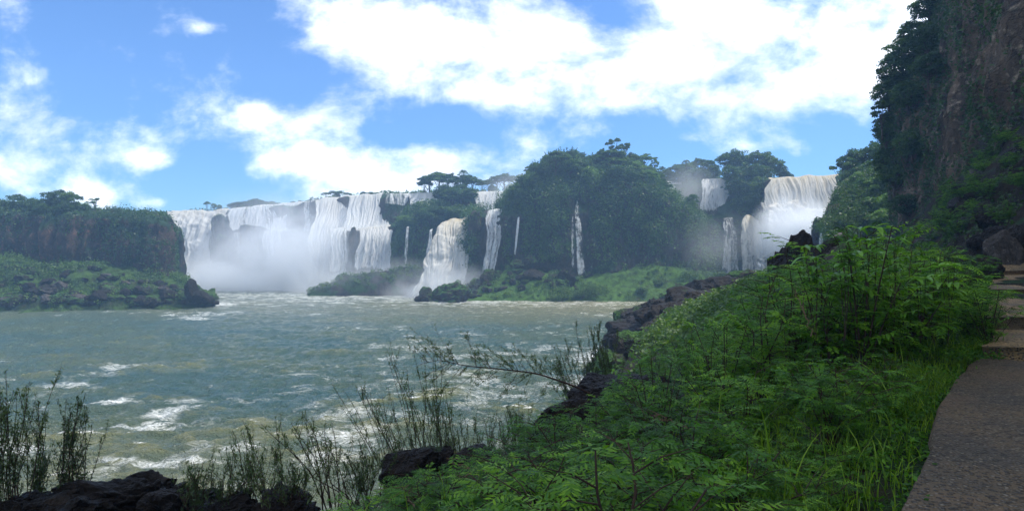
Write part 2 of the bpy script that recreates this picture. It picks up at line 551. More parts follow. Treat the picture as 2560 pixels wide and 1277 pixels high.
def foliage_on(pt, nm, name, mat, rad=(.7, 1.8), nleaf=40, size=(.18, .4), droop=.3, parent=None, **props):
    """leafy clumps, one each on the surface points"""
    mb = MB()
    n = len(pt)
    R = rng.uniform(rad[0], rad[1], n)
    c = pt + nm * (R * .3)[:, None] + np.array([0, 0, .25]) * R[:, None]
    d = unit(rng.normal(size=(n, nleaf, 3)))
    d = unit(d + nm[:, None] * .35)
    rr = R[:, None] * rng.uniform(.45, 1.05, (n, nleaf))
    stretch = np.array([1, 1, .8 + droop])
    L = c[:, None] + d * rr[..., None] * stretch
    L[..., 2] -= droop * R[:, None] * rng.random((n, nleaf)) * 1.2
    ca = np.clip(rng.random(n) * .8 + .1, 0, 1)
    a = np.clip(ca[:, None] * .75 + rng.random((n, nleaf)) * .3, 0, 1)
    mb.leaves(L.reshape(-1, 3), rng.uniform(size[0], size[1], n * nleaf), nrm=d.reshape(-1, 3) * .6 + np.array([0, 0, .5]), wid=.6, a=a.ravel(), bias=.5)
    o = link(name, mb.mesh(name, mat), parent, **props)
    return o


# ------------------------------------------------------------------ trees
def blob_leaves(mb, c, R, n, size, flat=.6, a=None):
    d = unit(rng.normal(size=(n, 3)))
    d[:, 2] = np.where(d[:, 2] < -.35, -d[:, 2], d[:, 2])
    rr = rng.uniform(.5, 1.05, n)
    L = np.asarray(c) + d * (rr * R)[:, None] * np.array([1, 1, flat])
    base = rng.random() if a is None else a
    mb.leaves(L, rng.uniform(size * .6, size * 1.3, n), nrm=unit(d + np.array([0, 0, .4])), wid=.6,
              a=np.clip(base * .7 + rng.random(n) * .35, 0, 1), bias=.45)


def tree_meshes(kind, seed):
    """unit tree about 10 m tall; returns trunk mesh, crown mesh"""
    global rng
    keep = rng
    rng = np.random.default_rng(seed)
    tr, cr = MB(), MB()
    if kind == 'palm':
        pts = np.array([[0, 0, 0], [.1, 0, 3], [.15, .1, 6], [.1, .1, 8.6]])
        tr.tube(pts, [.22, .17, .15, .13], 7)
        for k in range(22):
            az = k * 2.4
            el = rng.uniform(-.1, 1.2)
            u = np.linspace(0, 1, 9)
            L = rng.uniform(1.7, 2.3)
            dirh = np.array([math.cos(az), math.sin(az), 0])
            p = np.array([.1, .1, 8.6]) + dirh * (u * L * math.cos(el * .7))[:, None] + np.array([0, 0, 1]) * (u * L * math.sin(el) - 1.3 * u ** 2 * L)[:, None]
            for i in range(1, 9):
                for s in (-1, 1):
                    side = np.array([-dirh[1], dirh[0], 0]) * s
                    al = unit(side * .8 + dirh * .5 + np.array([0, 0, -.5]))
                    cr.leaves((p[i] + al * .3)[None], .36, nrm=np.array([0, 0, 1.]), wid=.2, along=al, a=rng.random() * .6 + .2)
    elif kind == 'bamboo':
        for k in range(16):
            az = rng.random() * 6.28
            top = np.array([math.cos(az), math.sin(az), 0]) * rng.uniform(.4, 2.6)
            hgt = rng.uniform(6.5, 10.5)
            u = np.linspace(0, 1, 8)
            p = np.stack([top[0] * u ** 2, top[1] * u ** 2, hgt * u], 1)
            tr.tube(p, .06 * (1 - u * .7), 5)
            q = rng.uniform(.35, 1.0, 110)
            c = np.stack([top[0] * q ** 2, top[1] * q ** 2, hgt * q], 1) + rng.normal(size=(110, 3)) * (.55 * (1.15 - q))[:, None]
            cr.leaves(c, rng.uniform(.15, .34, 110), wid=.35, along=unit(rng.normal(size=(110, 3)) + np.array([0, 0, .8])), a=rng.random() * .5 + rng.random(110) * .4)
    else:
        lean = rng.normal(size=2) * .35
        th = {'umbrella': 6.3, 'round': 4.2, 'open': 6.0, 'dense': 3.2}[kind]
        top = np.array([lean[0], lean[1], th])
        u = np.linspace(0, 1, 6)
        mid = np.stack([lean[0] * u ** 1.5, lean[1] * u ** 1.5, th * u], 1)
        tr.tube(mid, np.linspace(.30, .17, 6), 8)
        nb = {'umbrella': 13, 'round': 16, 'open': 15, 'dense': 20}[kind]
        for k in range(nb):
            az = k * 2.399 + rng.uniform(-.3, .3)
            q = (k + .5) / nb
            if kind == 'umbrella':
                rad, z = 3.9 * math.sqrt(q), 9.3 - 2.1 * q + rng.uniform(-.5, .5)
                R, n, fl = rng.uniform(1.0, 1.6), 190, .42
            elif kind == 'round':
                rad, z = 2.9 * math.sin(q * 2.6 + .3), 9.0 - 4.8 * q + rng.uniform(-.4, .4)
                R, n, fl = rng.uniform(1.2, 1.8), 170, .75
            elif kind == 'open':
                rad, z = 2.7 * math.sqrt(rng.random()), rng.uniform(6.0, 9.6)
                R, n, fl = rng.uniform(.6, 1.1), 120, .6
            else:
                rad, z = 2.6 * math.sin(q * 2.7 + .25), 8.6 - 6.4 * q
                R, n, fl = rng.uniform(1.2, 1.9), 170, .9
            e = np.array([lean[0] + rad * math.cos(az), lean[1] + rad * math.sin(az), z])
            st = mid[rng.integers(2, 6)]
            m2 = (st + e) / 2 + np.array([0, 0, -.25])
            tr.tube([st, m2, e], [.11, .075, .03], 5)
            blob_leaves(cr, e, R, n, .26, fl)
            for _ in range(3):
                blob_leaves(cr, e + rng.normal(size=3) * np.array([1, 1, .35]) * R * .55, R * rng.uniform(.35, .6), n // 4, .22, fl)
    tm = tr.mesh(kind + '_trunk', M_bark, True)
    cm_ = cr.mesh(kind + '_crown', M_leaf_far)
    rng = keep
    return tm, cm_


TREES = {}
for kind, cnt in (('umbrella', 3), ('round', 3), ('open', 2), ('dense', 3), ('bamboo', 2), ('palm', 1)):
    TREES[kind] = [tree_meshes(kind, 40 + i * 13 + len(kind)) for i in range(cnt)]
PALE = {}


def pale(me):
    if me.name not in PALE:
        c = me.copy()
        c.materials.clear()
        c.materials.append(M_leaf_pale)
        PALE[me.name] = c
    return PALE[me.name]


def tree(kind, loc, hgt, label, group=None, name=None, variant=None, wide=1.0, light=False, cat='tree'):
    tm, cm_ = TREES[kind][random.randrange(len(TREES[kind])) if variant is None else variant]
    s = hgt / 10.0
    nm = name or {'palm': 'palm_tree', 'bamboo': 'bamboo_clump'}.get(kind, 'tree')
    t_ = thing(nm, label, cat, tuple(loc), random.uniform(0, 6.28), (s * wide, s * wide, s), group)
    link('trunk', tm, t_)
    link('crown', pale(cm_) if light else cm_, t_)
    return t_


# ------------------------------------------------------------------ boulders
def boulder_mesh(seed, mat, rough=.10, planes=14, sub=5):
    r = np.random.default_rng(seed)
    n = 4 * 2 ** (sub - 1)
    # cube sphere
    V, Q, off = [], [], 0
    a = np.linspace(-1, 1, n + 1)
    A, B = np.meshgrid(a, a, indexing='ij')
    A, B = np.tan(A * .7853), np.tan(B * .7853)
    for ax in range(3):
        for sg in (-1, 1):
            p = np.zeros((n + 1, n + 1, 3))
            p[..., ax] = sg
            p[..., (ax + 1) % 3] = A * sg
            p[..., (ax + 2) % 3] = B
            V.append(unit(p).reshape(-1, 3))
            Q.append(grid_quads(n + 1, n + 1)[:, ::-1] + off)
            off += (n + 1) ** 2
    D = np.concatenate(V)
    Q = np.concatenate(Q)
    pn = unit(r.normal(size=(planes, 3)))
    pd = r.uniform(.72, 1.0, planes)
    dt = D @ pn.T
    rad = np.min(np.where(dt > .05, pd / np.maximum(dt, .05), 9), axis=1)
    rad = np.minimum(rad, 1.25)
    rad = rad * (1 + rough * 1.6 * fbm(D * 1.7 + seed, 3, seed) + rough * fbm(D * 6 + seed, 4, seed + 3))
    Vx = D * rad[:, None] * np.array([1.1, .95, .8])
    # weld face seams
    key = np.round(Vx * 1e4).astype(np.int64)
    _, idx, inv = np.unique(key, axis=0, return_index=True, return_inverse=True)
    inv = inv.ravel()
    return mesh_from('boulder_shape', Vx[idx], inv[Q], {'rnd': np.full(len(idx), .5)}, True, [mat])


ROCKS = {'wet': [boulder_mesh(i, M_wet, .13) for i in (1, 2, 3, 4)],
         'mossy': [boulder_mesh(i, M_mossy, .16) for i in (5, 6, 7)],
         'stone': [boulder_mesh(i, M_stone, .10) for i in (8, 9, 10)],
         'crag': [boulder_mesh(i, M_wet, .32, 22) for i in (11, 12)]}


def boulder(kind, loc, size, label, group=None, variant=None, name='boulder', rz=None):
    me = ROCKS[kind][random.randrange(len(ROCKS[kind])) if variant is None else variant]
    o = link(name, me)
    o.location = tuple(loc)
    o.scale = size if isinstance(size, (tuple, list)) else (size, size * random.uniform(.8, 1.1), size * random.uniform(.75, 1.05))
    o.rotation_euler = (0 if rz is not None else random.uniform(-.3, .3), 0 if rz is not None else random.uniform(-.3, .3), random.uniform(0, 6.28) if rz is None else rz)
    o['label'] = label
    o['category'] = 'rock'
    if group:
        o['group'] = group
    return o


# ------------------------------------------------------------------ river bed and the river surface
bed = mesh_from('riverbed', [[-315, -60, -4.5], [315, -60, -4.5], [315, 360, -4.5], [-315, 360, -4.5]], [[0, 1, 2, 3]], mats=[M_soil])
link('riverbed', bed, kind='structure')


def river():
    nr, nc = 760, 640
    Y = 9.0 * (300 / 9.0) ** np.linspace(0, 1, nr)
    U = np.linspace(-1.35, 1.1, nc)
    X = U[None] * (Y[:, None] + 6)
    YY = np.broadcast_to(Y[:, None], X.shape)
    p = np.stack([X, YY, np.zeros_like(X)], -1)
    w1 = fbm(p * np.array([.16, .26, 1]) + 3, 3, 5)
    w2 = 1 - np.abs(fbm(p * np.array([.42, .75, 1]), 4, 8)) * 2.4
    w3 = fbm(p * np.array([1.6, 2.6, 1]), 3, 12)
    near = 1 - sstep(YY, 60, 190) * .55
    Z = (w1 * .55 + w2 * .38 + w3 * .16) * near
    px = X / YY
    silt = sstep(YY, 95, 165) * (.35 + .65 * np.exp(-((X - 25) / 45) ** 2)) + .35 * np.exp(-((YY - 30) / 14) ** 2)
    crest = np.clip(w1 * .75 + w2 * .55, 0, 1.2) * (1 - .45 * sstep(YY, 40, 120))
    # foam laid down where the river is broken: at the falls, by the shore rocks, in two eddies
    foam = .10 + .30 * fbm(p * np.array([.035, .05, 1]), 3, 31)
    foam = foam + .55 * sstep(YY, 150, 205) * np.exp(-((X + 55) / 75) ** 2)
    foam = foam + .38 * sstep(YY, 135, 175) * np.exp(-((X - 20) / 50) ** 2)

    def spot(cx, cy, rx, ry, a):
        return a * np.exp(-((X - cx) / rx) ** 2 - ((YY - cy) / ry) ** 2)
    for cpx, cpy, rx, ry, a in ((420, 1035, 1.7, 2.2, 1.5), (270, 1012, 2.4, 1.1, 1.0), (360, 1072, 3.0, .7, 1.0), (300, 925, 3.0, 3, .7),
                                (160, 965, 3.2, 2.5, .65), (310, 1165, 2.7, .8, 1.2), (500, 1165, 1.8, .6, .9), (860, 1095, 3.0, 1.6, 1.1),
                                (900, 1040, 3, 2, .7), (830, 1160, 2.5, 1.2, .9), (620, 1130, 1.2, 1.0, .9), (60, 1135, 2.8, 1.0, .9),
                                (1560, 905, 4.5, 5.5, 2.2), (1500, 960, 5, 4, .6), (1010, 870, 7, 5, .4), (900, 830, 9, 6, .3),
                                (1150, 900, 7, 5, .35), (500, 790, 9, 5, .7), (480, 800, 7, 3, .8), (780, 935, 4, 3, .5), (1250, 1000, 5, 4, .55),
                                (1170, 960, 4, 4, .35), (960, 960, 4, 3, .3), (1330, 880, 8, 6, .3), (530, 765, 5, 8, 1.3), (1180, 757, 9, 5, .4),
                                (1300, 760, 14, 3, .15), (1580, 790, 9, 7, .5)):
        Yc = H * F / (cpy - YH)
        foam = foam + spot((cpx - 1280) / F * Yc, Yc, rx, ry, a)
    foam = foam - .30 * np.exp(-((X + 55) / 30) ** 2 - ((YY - 85) / 30) ** 2) - .2 * np.exp(-((X + 90) / 40) ** 2 - ((YY - 110) / 30) ** 2)
    V = np.stack([X, YY, Z], -1).reshape(-1, 3)
    me = mesh_from('river', V, grid_quads(nr, nc), {'foam': foam.ravel(), 'crest': crest.ravel(), 'silt': silt.ravel()}, True, [M_river])
    o = link('river', me, kind='structure')


river()

# ------------------------------------------------------------------ near bank (ground the photographer stands on)
BK = np.array([
    (0, 0, 11.4), (2.5, 3.8, 11.37), (5.7, 7.9, 11.35), (7.6, 9.7, 11.36), (3.5, 1, 11.4), (6, 4, 11.4), (8.5, 7, 11.4), (10.5, 9.6, 11.4), (1, 1.5, 11.38), (4, 5.4, 11.36),
    (9.4, 12, 11.4), (13, 12, 11.5), (12.5, 16, 11.65), (18, 15, 12.0), (14.0, 18.0, 11.85), (18, 23, 12.25), (22, 28, 12.6), (20, 20, 12.2), (26, 26, 12.4), (16, 10, 12.0), (22, 12, 12.3),
    (-1, 3, 11.2), (-3, 3.5, 10.9), (-5, 5, 10.6), (-3, 5.5, 10.45), (-2, 7, 9.95), (-8, 5, 10.3), (-14, 6, 9.8), (-20, 6, 9),
    (-6, 8.5, 8.8), (-4, 10, 6.5), (-8, 14, 1), (-3, 16, 1.5), (-12, 11, 4), (-20, 12, 1), (-30, 8, 2), (-30, -5, 9),
    (0, 8, 9.8), (0.9, 11.6, 9.5), (.3, 13, 8.2), (1, 18, 4), (2, 8, 10.6), (4, 12, 10.3), (2.4, 13.5, 9.6), (4.2, 16.5, 9.6), (4.5, 22, 6), (7, 15, 11.1), (7.5, 20, 10.4), (10.5, 25, 10.3), (9, 35, 6),
    (14, 35, 9.5), (8, 45, 4), (13, 60, 4.5), (16, 75, 4), (20, 90, 4), (25, 40, 12), (17, 25, 12.0), (35, 60, 12), (27, 75, 8), (35, 100, 6), (44, 130, 6), (55, 95, 13), (60, 120, 12),
    (30, 34, 12.2), (44, 46, 12), (0, -6, 11.4), (10, -6, 12), (-12, -6, 10.5), (24, -4, 12.5),
    (-12, 17, -.3), (-4, 21, -.3), (1, 26, -.3), (4, 40, -.3), (8.5, 62, -.3), (12, 80, -.3), (20, 100, -.3), (31, 124, -.3), (38, 150, -.3), (-24, 16, -.3),
    (-12, 24, -4), (-4, 28, -4), (-2, 42, -4), (2, 64, -4), (5, 84, -4), (12, 106, -4), (22, 132, -4), (30, 158, -4), (55, 165, -2), (-36, 22, -4), (70, 150, 4)], float)


class Rbf:
    def __init__(s, P3):
        s.p = P3[:, :2]
        D = np.linalg.norm(s.p[:, None] - s.p[None], axis=-1)
        s.w = np.linalg.solve(D + np.eye(len(D)) * .02, P3[:, 2] - 5)

    def __call__(s, xy):
        out = np.empty(len(xy))
        for i in range(0, len(xy), 20000):
            out[i:i + 20000] = np.linalg.norm(xy[i:i + 20000, None] - s.p[None], axis=-1) @ s.w + 5
        return out


RB = Rbf(BK)
PATH_L = np.array([[-4.0, -3.6], [-.9, 0.0], [2.46, 3.83], [3.9, 5.7], [5.68, 7.87], [6.9, 9.2], [7.52, 9.64]])


def dist_path(xy):
    """signed distance to the left path edge, positive on the river side"""
    best = np.full(len(xy), 1e9)
    sg = np.ones(len(xy))
    for a, b in zip(PATH_L[:-1], PATH_L[1:]):
        ab = b - a
        t = np.clip(((xy - a) @ ab) / (ab @ ab), 0, 1)
        q = a + t[:, None] * ab
        d = np.linalg.norm(xy - q, axis=1)
        c = ab[0] * (xy[:, 1] - a[1]) - ab[1] * (xy[:, 0] - a[0])
        m_ = d < best
        best = np.where(m_, d, best)
        sg = np.where(m_, np.sign(c), sg)
    return best * sg


def ground_z(xy):
    xy = np.asarray(xy, float).reshape(-1, 2)
    z = RB(xy)
    p3 = np.concatenate([xy, np.zeros((len(xy), 1))], 1)
    d = dist_path(xy)
    onp = sstep(d, -.1, .5) + sstep(xy[:, 1], 9.5, 10.2)
    onp = np.clip(onp, 0, 1)
    rough = .30 * fbm(p3 * .55, 5, 44) + .8 * fbm(p3 * .10, 3, 45) * sstep(xy[:, 1], 12, 40)
    return z + rough * onp - (1 - onp) * .10


def near_bank():
    nr, nc = 420, 420
    R = 1.2 * (175 / 1.2) ** np.linspace(0, 1, nr)
    A = np.linspace(math.radians(-115), math.radians(115), nc)
    X = R[:, None] * np.sin(A)[None]
    Y = R[:, None] * np.cos(A)[None] - 1.0
    xy = np.stack([X.ravel(), Y.ravel()], 1)
    z = ground_z(xy)
    V = np.concatenate([xy, z[:, None]], 1)
    Q = grid_quads(nr, nc)
    keep = (V[Q][:, :, 2].max(1) > -3.5) & (V[Q][:, :, 0].max(1) < 75)
    Q = Q[keep]
    u, inv = np.unique(Q, return_inverse=True)
    link('river_bank', mesh_from('river_bank', V[u], inv.reshape(-1, 4), smooth=True, mats=[M_soil]), kind='structure')


near_bank()


# ------------------------------------------------------------------ footpath and steps
def footpath():
    mb = MB()
    Lp = resample(PATH_L, 60, 0)
    dirs = unit(np.gradient(Lp, axis=0))
    nrm = np.stack([dirs[:, 1], -dirs[:, 0]], 1)
    rows = []
    wv = np.array([0, .04, .9, 1.9, 2.9, 4.2])
    for k, wd in enumerate(wv):
        q = Lp + nrm * wd
        if k < 2:
            q = q + nrm * (.10 * fbm(np.concatenate([Lp * 1.3, np.zeros((60, 1))], 1), 4, 3))[:, None] * 1.0
        z = RB(q) * 0 + 11.40 + (0.0 if k else -.09)
        rows.append(np.concatenate([q, z[:, None]], 1))
    G = np.array(rows)
    link('footpath', mesh_from('footpath', G.reshape(-1, 3), grid_quads(len(wv), 60), smooth=False, mats=[M_path]), kind='structure')


footpath()


def slab(label, pf, pb, zf, zb, thick, right):
    """a stone step slab: front-left and back-left pixel corners, ground heights"""
    nx, ny = 22, 12
    Yf = (zf - H) / (YH - pf[1]) * F
    Yb = (zb - H) / (YH - pb[1]) * F
    a, b = P(pf[0], pf[1], Yf), P(pb[0], pb[1], Yb)
    U, V = np.meshgrid(np.linspace(0, 1, nx), np.linspace(0, 1, ny))
    X = (a[0] * (1 - V) + b[0] * V) + U * right
    Y = a[1] * (1 - V) + b[1] * V - U * .25
    Z = a[2] * (1 - V) + b[2] * V
    p = np.stack([X, Y, Z], -1)
    edge = (np.minimum(np.minimum(U, 1 - U) * nx, np.minimum(V, 1 - V) * ny) < .5)
    p[..., :2] += np.stack([fbm(p * 1.7, 3, 4), fbm(p * 1.9 + 5, 3, 6)], -1) * (.16 * edge)[..., None]
    p[..., 2] += .02 * fbm(p * 3, 3, 2) - .02 * edge
    top = p.reshape(-1, 3)
    bot = top - np.array([0, 0, thick])
    Q = grid_quads(ny, nx)
    n = len(top)
    idx = np.arange(n).reshape(ny, nx)
    loop = np.concatenate([idx[0], idx[1:, -1], idx[-1, ::-1][1:], idx[::-1, 0][1:-1]])
    side = np.stack([loop, np.roll(loop, -1), np.roll(loop, -1) + n, loop + n], 1)
    bot[:, :2] += (bot[:, :2] - bot[:, :2].mean(0)) * -.02
    me = mesh_from('stone_step', np.concatenate([top, bot]), np.concatenate([Q, side]), mats=[M_step])
    return link('stone_step', me, label=label, category='step', group='concrete steps climbing the path')


slab('lowest and nearest concrete step slab where the gravel path starts to climb', (2472, 866), (2484, 822), 11.58, 11.60, .26, 5)
slab('second concrete step slab up from the gravel path', (2462, 792), (2482, 744), 11.80, 11.82, .3, 6)
slab('third concrete step slab up the path, above a mossy riser', (2474, 723), (2482, 683), 12.02, 12.32, .2, 8)
slab('topmost and farthest concrete step slab at the foot of the cliff', (2482, 677), (2476, 658), 12.44, 12.72, .2, 8)

# ------------------------------------------------------------------ left bank: cliff and green talus
ZB = -1.0


def row(px, pts):
    """pts: (py or 'zNN', Y)"""
    o = []
    for q in pts:
        py, Y = q[0], q[1]
        X = (q[2] if len(q) > 2 else px)
        if isinstance(py, str):
            o.append(((X - 1280) / F * Y, Y, float(py[1:])))
        else:
            o.append(P(X, py, Y))
    return o


tal = []
for px, top, yb in ((-260, 640, 136), (-120, 650, 137), (0, 652, 139), (60, 655, 140), (130, 665, 141), (200, 652, 141), (260, 655, 142), (320, 672, 143), (380, 684, 144), (430, 690, 146), (465, 705, 148), (500, 733, 150), (538, 758, 152)):
    f = (740 - top) / 90.
    tal.append(row(px, [('z-3', yb - 4), ('z-.3', yb), ('z2.0', yb + 2.5), (top * .5 + 735 * .5, yb + 9), (top, yb + 17), ('z2', yb + 34)]))
L_tal = Loft('left_talus', tal, 260, 120, M_turf, 2.4, .18, 1.0, 3)
clf = []
for px, foot, top, Y in ((-300, 650, 470, 158), (-120, 652, 500, 159), (-30, 660, 508, 160), (60, 665, 522, 160), (110, 662, 520, 159), (170, 655, 525, 159), (230, 660, 528, 160), (300, 675, 533, 161), (360, 685, 537, 162), (395, 692, 541, 163), (414, 700, 552, 165), (422, 705, 572, 171), (420, 705, 574, 186), (410, 700, 560, 205)):
    clf.append(row(px, [('z-1', Y - 1), (foot, Y), (foot * .5 + top * .5, Y - .3), (top + 16, Y + .8), (top, Y + 5), (top + 1, Y + 30), ('z4', Y + 60)]))
L_clf = Loft('left_cliff', clf, 240, 130, M_red, 2.6, .12, 2.2, 12)

# ------------------------------------------------------------------ the long rock wall behind the falls
wall = []
for px, yb, pl, yl, pc, yc in ((240, 268, 600, 271, 533, 274), (420, 266, 600, 270, 531, 273), (500, 263, 610, 268, 529, 271), (560, 256, 600, 262, 528, 268), (600, 250, 592, 256, 524, 262), (680, 246, 585, 252, 516, 258), (760, 240, 580, 246, 509, 254),
                               (800, 233, 578, 239, 501, 246), (860, 227, 575, 233, 494, 241), (930, 221, 572, 227, 489, 237), (1000, 217, 565, 223, 486, 233), (1100, 214, 550, 220, 484, 229), (1180, 213, 545, 220, 483, 228), (1290, 213, 540, 220, 483, 228), (1400, 216, 540, 222, 480, 230), (1560, 220, 520, 225, 470, 230), (1640, 218, 540, 222, 463, 228)):
    wall.append(row(px, [('z-2', yb), (pl * .5 + 360, yb + 1), (pl, yb + 2.5), (pl - 6, yl + 4), (pc + 6, yc - .6), (pc + .5, yc + 2), (pc + 4, yc + 50), ('z20', yc + 66)]))
L_wall = Loft('escarpment', wall, 420, 130, M_dark, 1.3, .12, 1.0, 21)
# wall behind the right-hand falls
rw = []
for px, yb, pl, yl, pc, yc in ((1600, 196, 560, 200, 462, 220), (1660, 196, 560, 202, 459, 217), (1750, 197, 552, 202, 456, 211), (1800, 196, 545, 201, 455, 209), (1850, 194, 545, 199, 455, 205), (1890, 192, 540, 197, 452, 201), (1915, 186, 540, 190, 446, 192), (1960, 182, 545, 186, 444, 191), (2030, 180, 545, 184, 442, 190), (2100, 178, 545, 182, 440, 189), (2200, 176, 540, 180, 436, 188)):
    rw.append(row(px, [('z-2', yb), ((pl + 700) / 2, yb + 1), (pl, yb + 3), (pl - 4, yl + 1), (pc + 6, yc - .4), (pc + .5, yc + 2), (pc + 6, yc + 60), ('z20', yc + 90)]))
L_rw = Loft('right_escarpment', rw, 240, 120, M_dark, .9, .12, .8, 33)

# vegetated bluff between the falls
bl = []
for px, pc, yb in ((985, 640, 214), (998, 575, 213), (1015, 540, 212), (1040, 520, 211), (1080, 516, 211), (1115, 518, 211), (1150, 526, 210), (1178, 536, 209), (1198, 560, 209)):
    bl.append(row(px, [('z-2', yb - 3), (690, yb - 2), (620, yb), (pc + 35, yb + 3), (pc, yb + 9), (pc - 6, yb + 20)]))
L_bl = Loft('forested_bluff', bl, 120, 90, M_dark, 1.6, .14, .8, 41)
# low dark mound in the spray, left of centre
mo = []
for px, pc in ((770, 742), (800, 722), (830, 705), (870, 690), (920, 682), (980, 672), (1040, 668), (1080, 690), (1110, 730)):
    mo.append(row(px, [('z-3', 192), ('z0', 195), ((pc + 740) / 2, 197), (pc, 201), ('z1', 212)]))
L_mo = Loft('rocky_mound', mo, 120, 60, M_dark, 1.6, .2, .6, 43)

# ------------------------------------------------------------------ the wooded promontory in the centre
pr = []
for px, ft, mid, br, cr, off in ((1160, 705, 640, 560, 545, 12), (1178, 700, 610, 540, 532, 6), (1210, 695, 615, 540, 528, 2), (1250, 690, 600, 540, 526, 0), (1285, 670, 590, 520, 492, 0), (1320, 662, 585, 495, 462, 0), (1370, 665, 575, 480, 436, 0), (1430, 672, 570, 470, 426, 0), (1500, 685, 565, 470, 428, 0),
                                 (1560, 690, 565, 470, 425, 0), (1620, 688, 570, 490, 448, 0), (1670, 688, 590, 520, 492, 0), (1720, 690, 610, 545, 530, 1), (1770, 690, 625, 565, 556, 3), (1800, 695, 640, 578, 566, 6), (1822, 700, 655, 600, 585, 12), (1832, 705, 660, 610, 600, 22)):
    y = 186 + off
    pr.append(row(px, [('z-1', y - 2), (ft, y), (mid, y + 2), (br, y + 5), (cr, y + 14), (cr + 8, y + 32), ('z8', y + 40)]))
L_pr = Loft('promontory', pr, 260, 150, M_dark, 3.8, .13, 2.0, 51)
tl = []
for px, top in ((1040, 756), (1080, 745), (1130, 728), (1180, 712), (1230, 690), (1280, 668), (1330, 660), (1390, 668), (1440, 690), (1500, 682), (1560, 662), (1620, 655), (1680, 662), (1740, 672), (1800, 690), (1850, 700), (1900, 712)):
    tl.append(row(px, [('z-3', 166), ('z-.2', 171), ((top + 765) / 2 + 6, 176), (top * .75 + 186, 181), (top, 187), ('z1', 200)]))
L_tl = Loft('grassy_talus', tl, 240, 90, M_turf2, 1.7, .18, .8, 57)

# ------------------------------------------------------------------ forested hillside at the right, beyond the near cliff
rh = []
for px, a, b, c, d in ((2058, 625, 600, 580, 572), (2086, 620, 575, 548, 540), (2112, 620, 560, 520, 470), (2145, 620, 560, 480, 452), (2180, 620, 550, 460, 430), (2240, 620, 540, 450, 400), (2330, 620, 540, 440, 390)):
    rh.append(row(px, [('z-1', 118), (a + 20, 120), (b, 126), (c, 133), (d, 142), (d + 5, 165)]))
L_rh = Loft('right_hillside', rh, 120, 90, M_dark, 1.6, .13, .8, 61)

# ------------------------------------------------------------------ the near cliff at the right
nc_ = []
for px, foot, top, Y, lean in ((2245, 600, 76, 118, (2350, 0)), (2222, 600, 76, 104, (2345, 0)), (2232, 600, 76, 94, (2350, 0)), (2290, 560, 80, 84, (2372, 0)), (2350, 500, 82, 74, (2405, 0)), (2430, 400, 84, 64, (2450, 0)), (2510, 310, 86, 54, (2520, 0)), (2600, 240, 96, 45, (2600, 0)), (2800, 150, 104, 36, (2790, 0)), (3200, 50, 104, 27, (3170, 0))):
    X0 = (px - 1280) / F * Y
    X1 = (lean[0] - 1280) / F * Y
    zf = H - (foot - YH) / F * Y
    z0 = H + YH / F * Y
    r_ = [(X0 + 1, Y, 6), (X0, Y, zf)]
    for k in range(1, 6):
        u = k / 5
        z = zf + (z0 - zf) * u
        bulge = {1: -.6, 2: -1.7, 3: -1.5, 4: -.3, 5: 0}[k] * (Y / 100) * (1.6 if Y > 85 else .5)
        r_.append((X0 + (X1 - X0) * u ** 1.6 + bulge, Y, z))
    r_.append((X1 + 5, Y + 1, (z0 + top) / 2 + 3))
    r_.append((X1 + 9, Y + 2, top))  # unseen cliff top, its height raised to shade the near bank
    r_.append((X1 + 40, Y + 12, top + 1))
    nc_.append(r_)
for X0, Y, zf in ((33, 14, 14), (31, 4, 13), (30, -8, 12), (30, -24, 12)):  # out-of-view cliff columns, added to keep sun off the near bank
    r_ = [(X0 + 1, Y, 6), (X0, Y, zf)] + [(X0, Y, zf + (44 - zf) * k / 5) for k in range(1, 6)] + [(X0 + 1, Y, 60), (X0 + 3, Y, 104), (X0 + 30, Y, 106)]
    nc_.append(r_)
L_nc = Loft('near_cliff', nc_, 460, 260, M_near, 2.2, .09, 1.5, 71)
# talus between the path and the near cliff
nt = []
for px, bpy_, bY, tpy, tY in ((2215, 650, 60, 600, 98), (2250, 645, 52, 585, 94), (2320, 640, 46, 520, 82), (2400, 640, 40, 425, 70), (2480, 640, 33, 345, 60), (2560, 648, 28, 270, 52), (2680, 660, 24, 200, 43), (2850, 690, 19, 150, 36), (3300, 760, 12, 80, 27)):
    a, b = P(px, bpy_, bY), P(px, tpy, tY)
    m1, m2 = a * .66 + b * .34, a * .33 + b * .67
    m1[2] += .6
    nt.append([a - np.array([.5, .5, 2.5]), a, m1, m2, b, b + np.array([3, 4, 1.0])])
L_nt = Loft('cliff_talus', nt, 260, 200, M_soil, 1.6, .16, .8, 77)


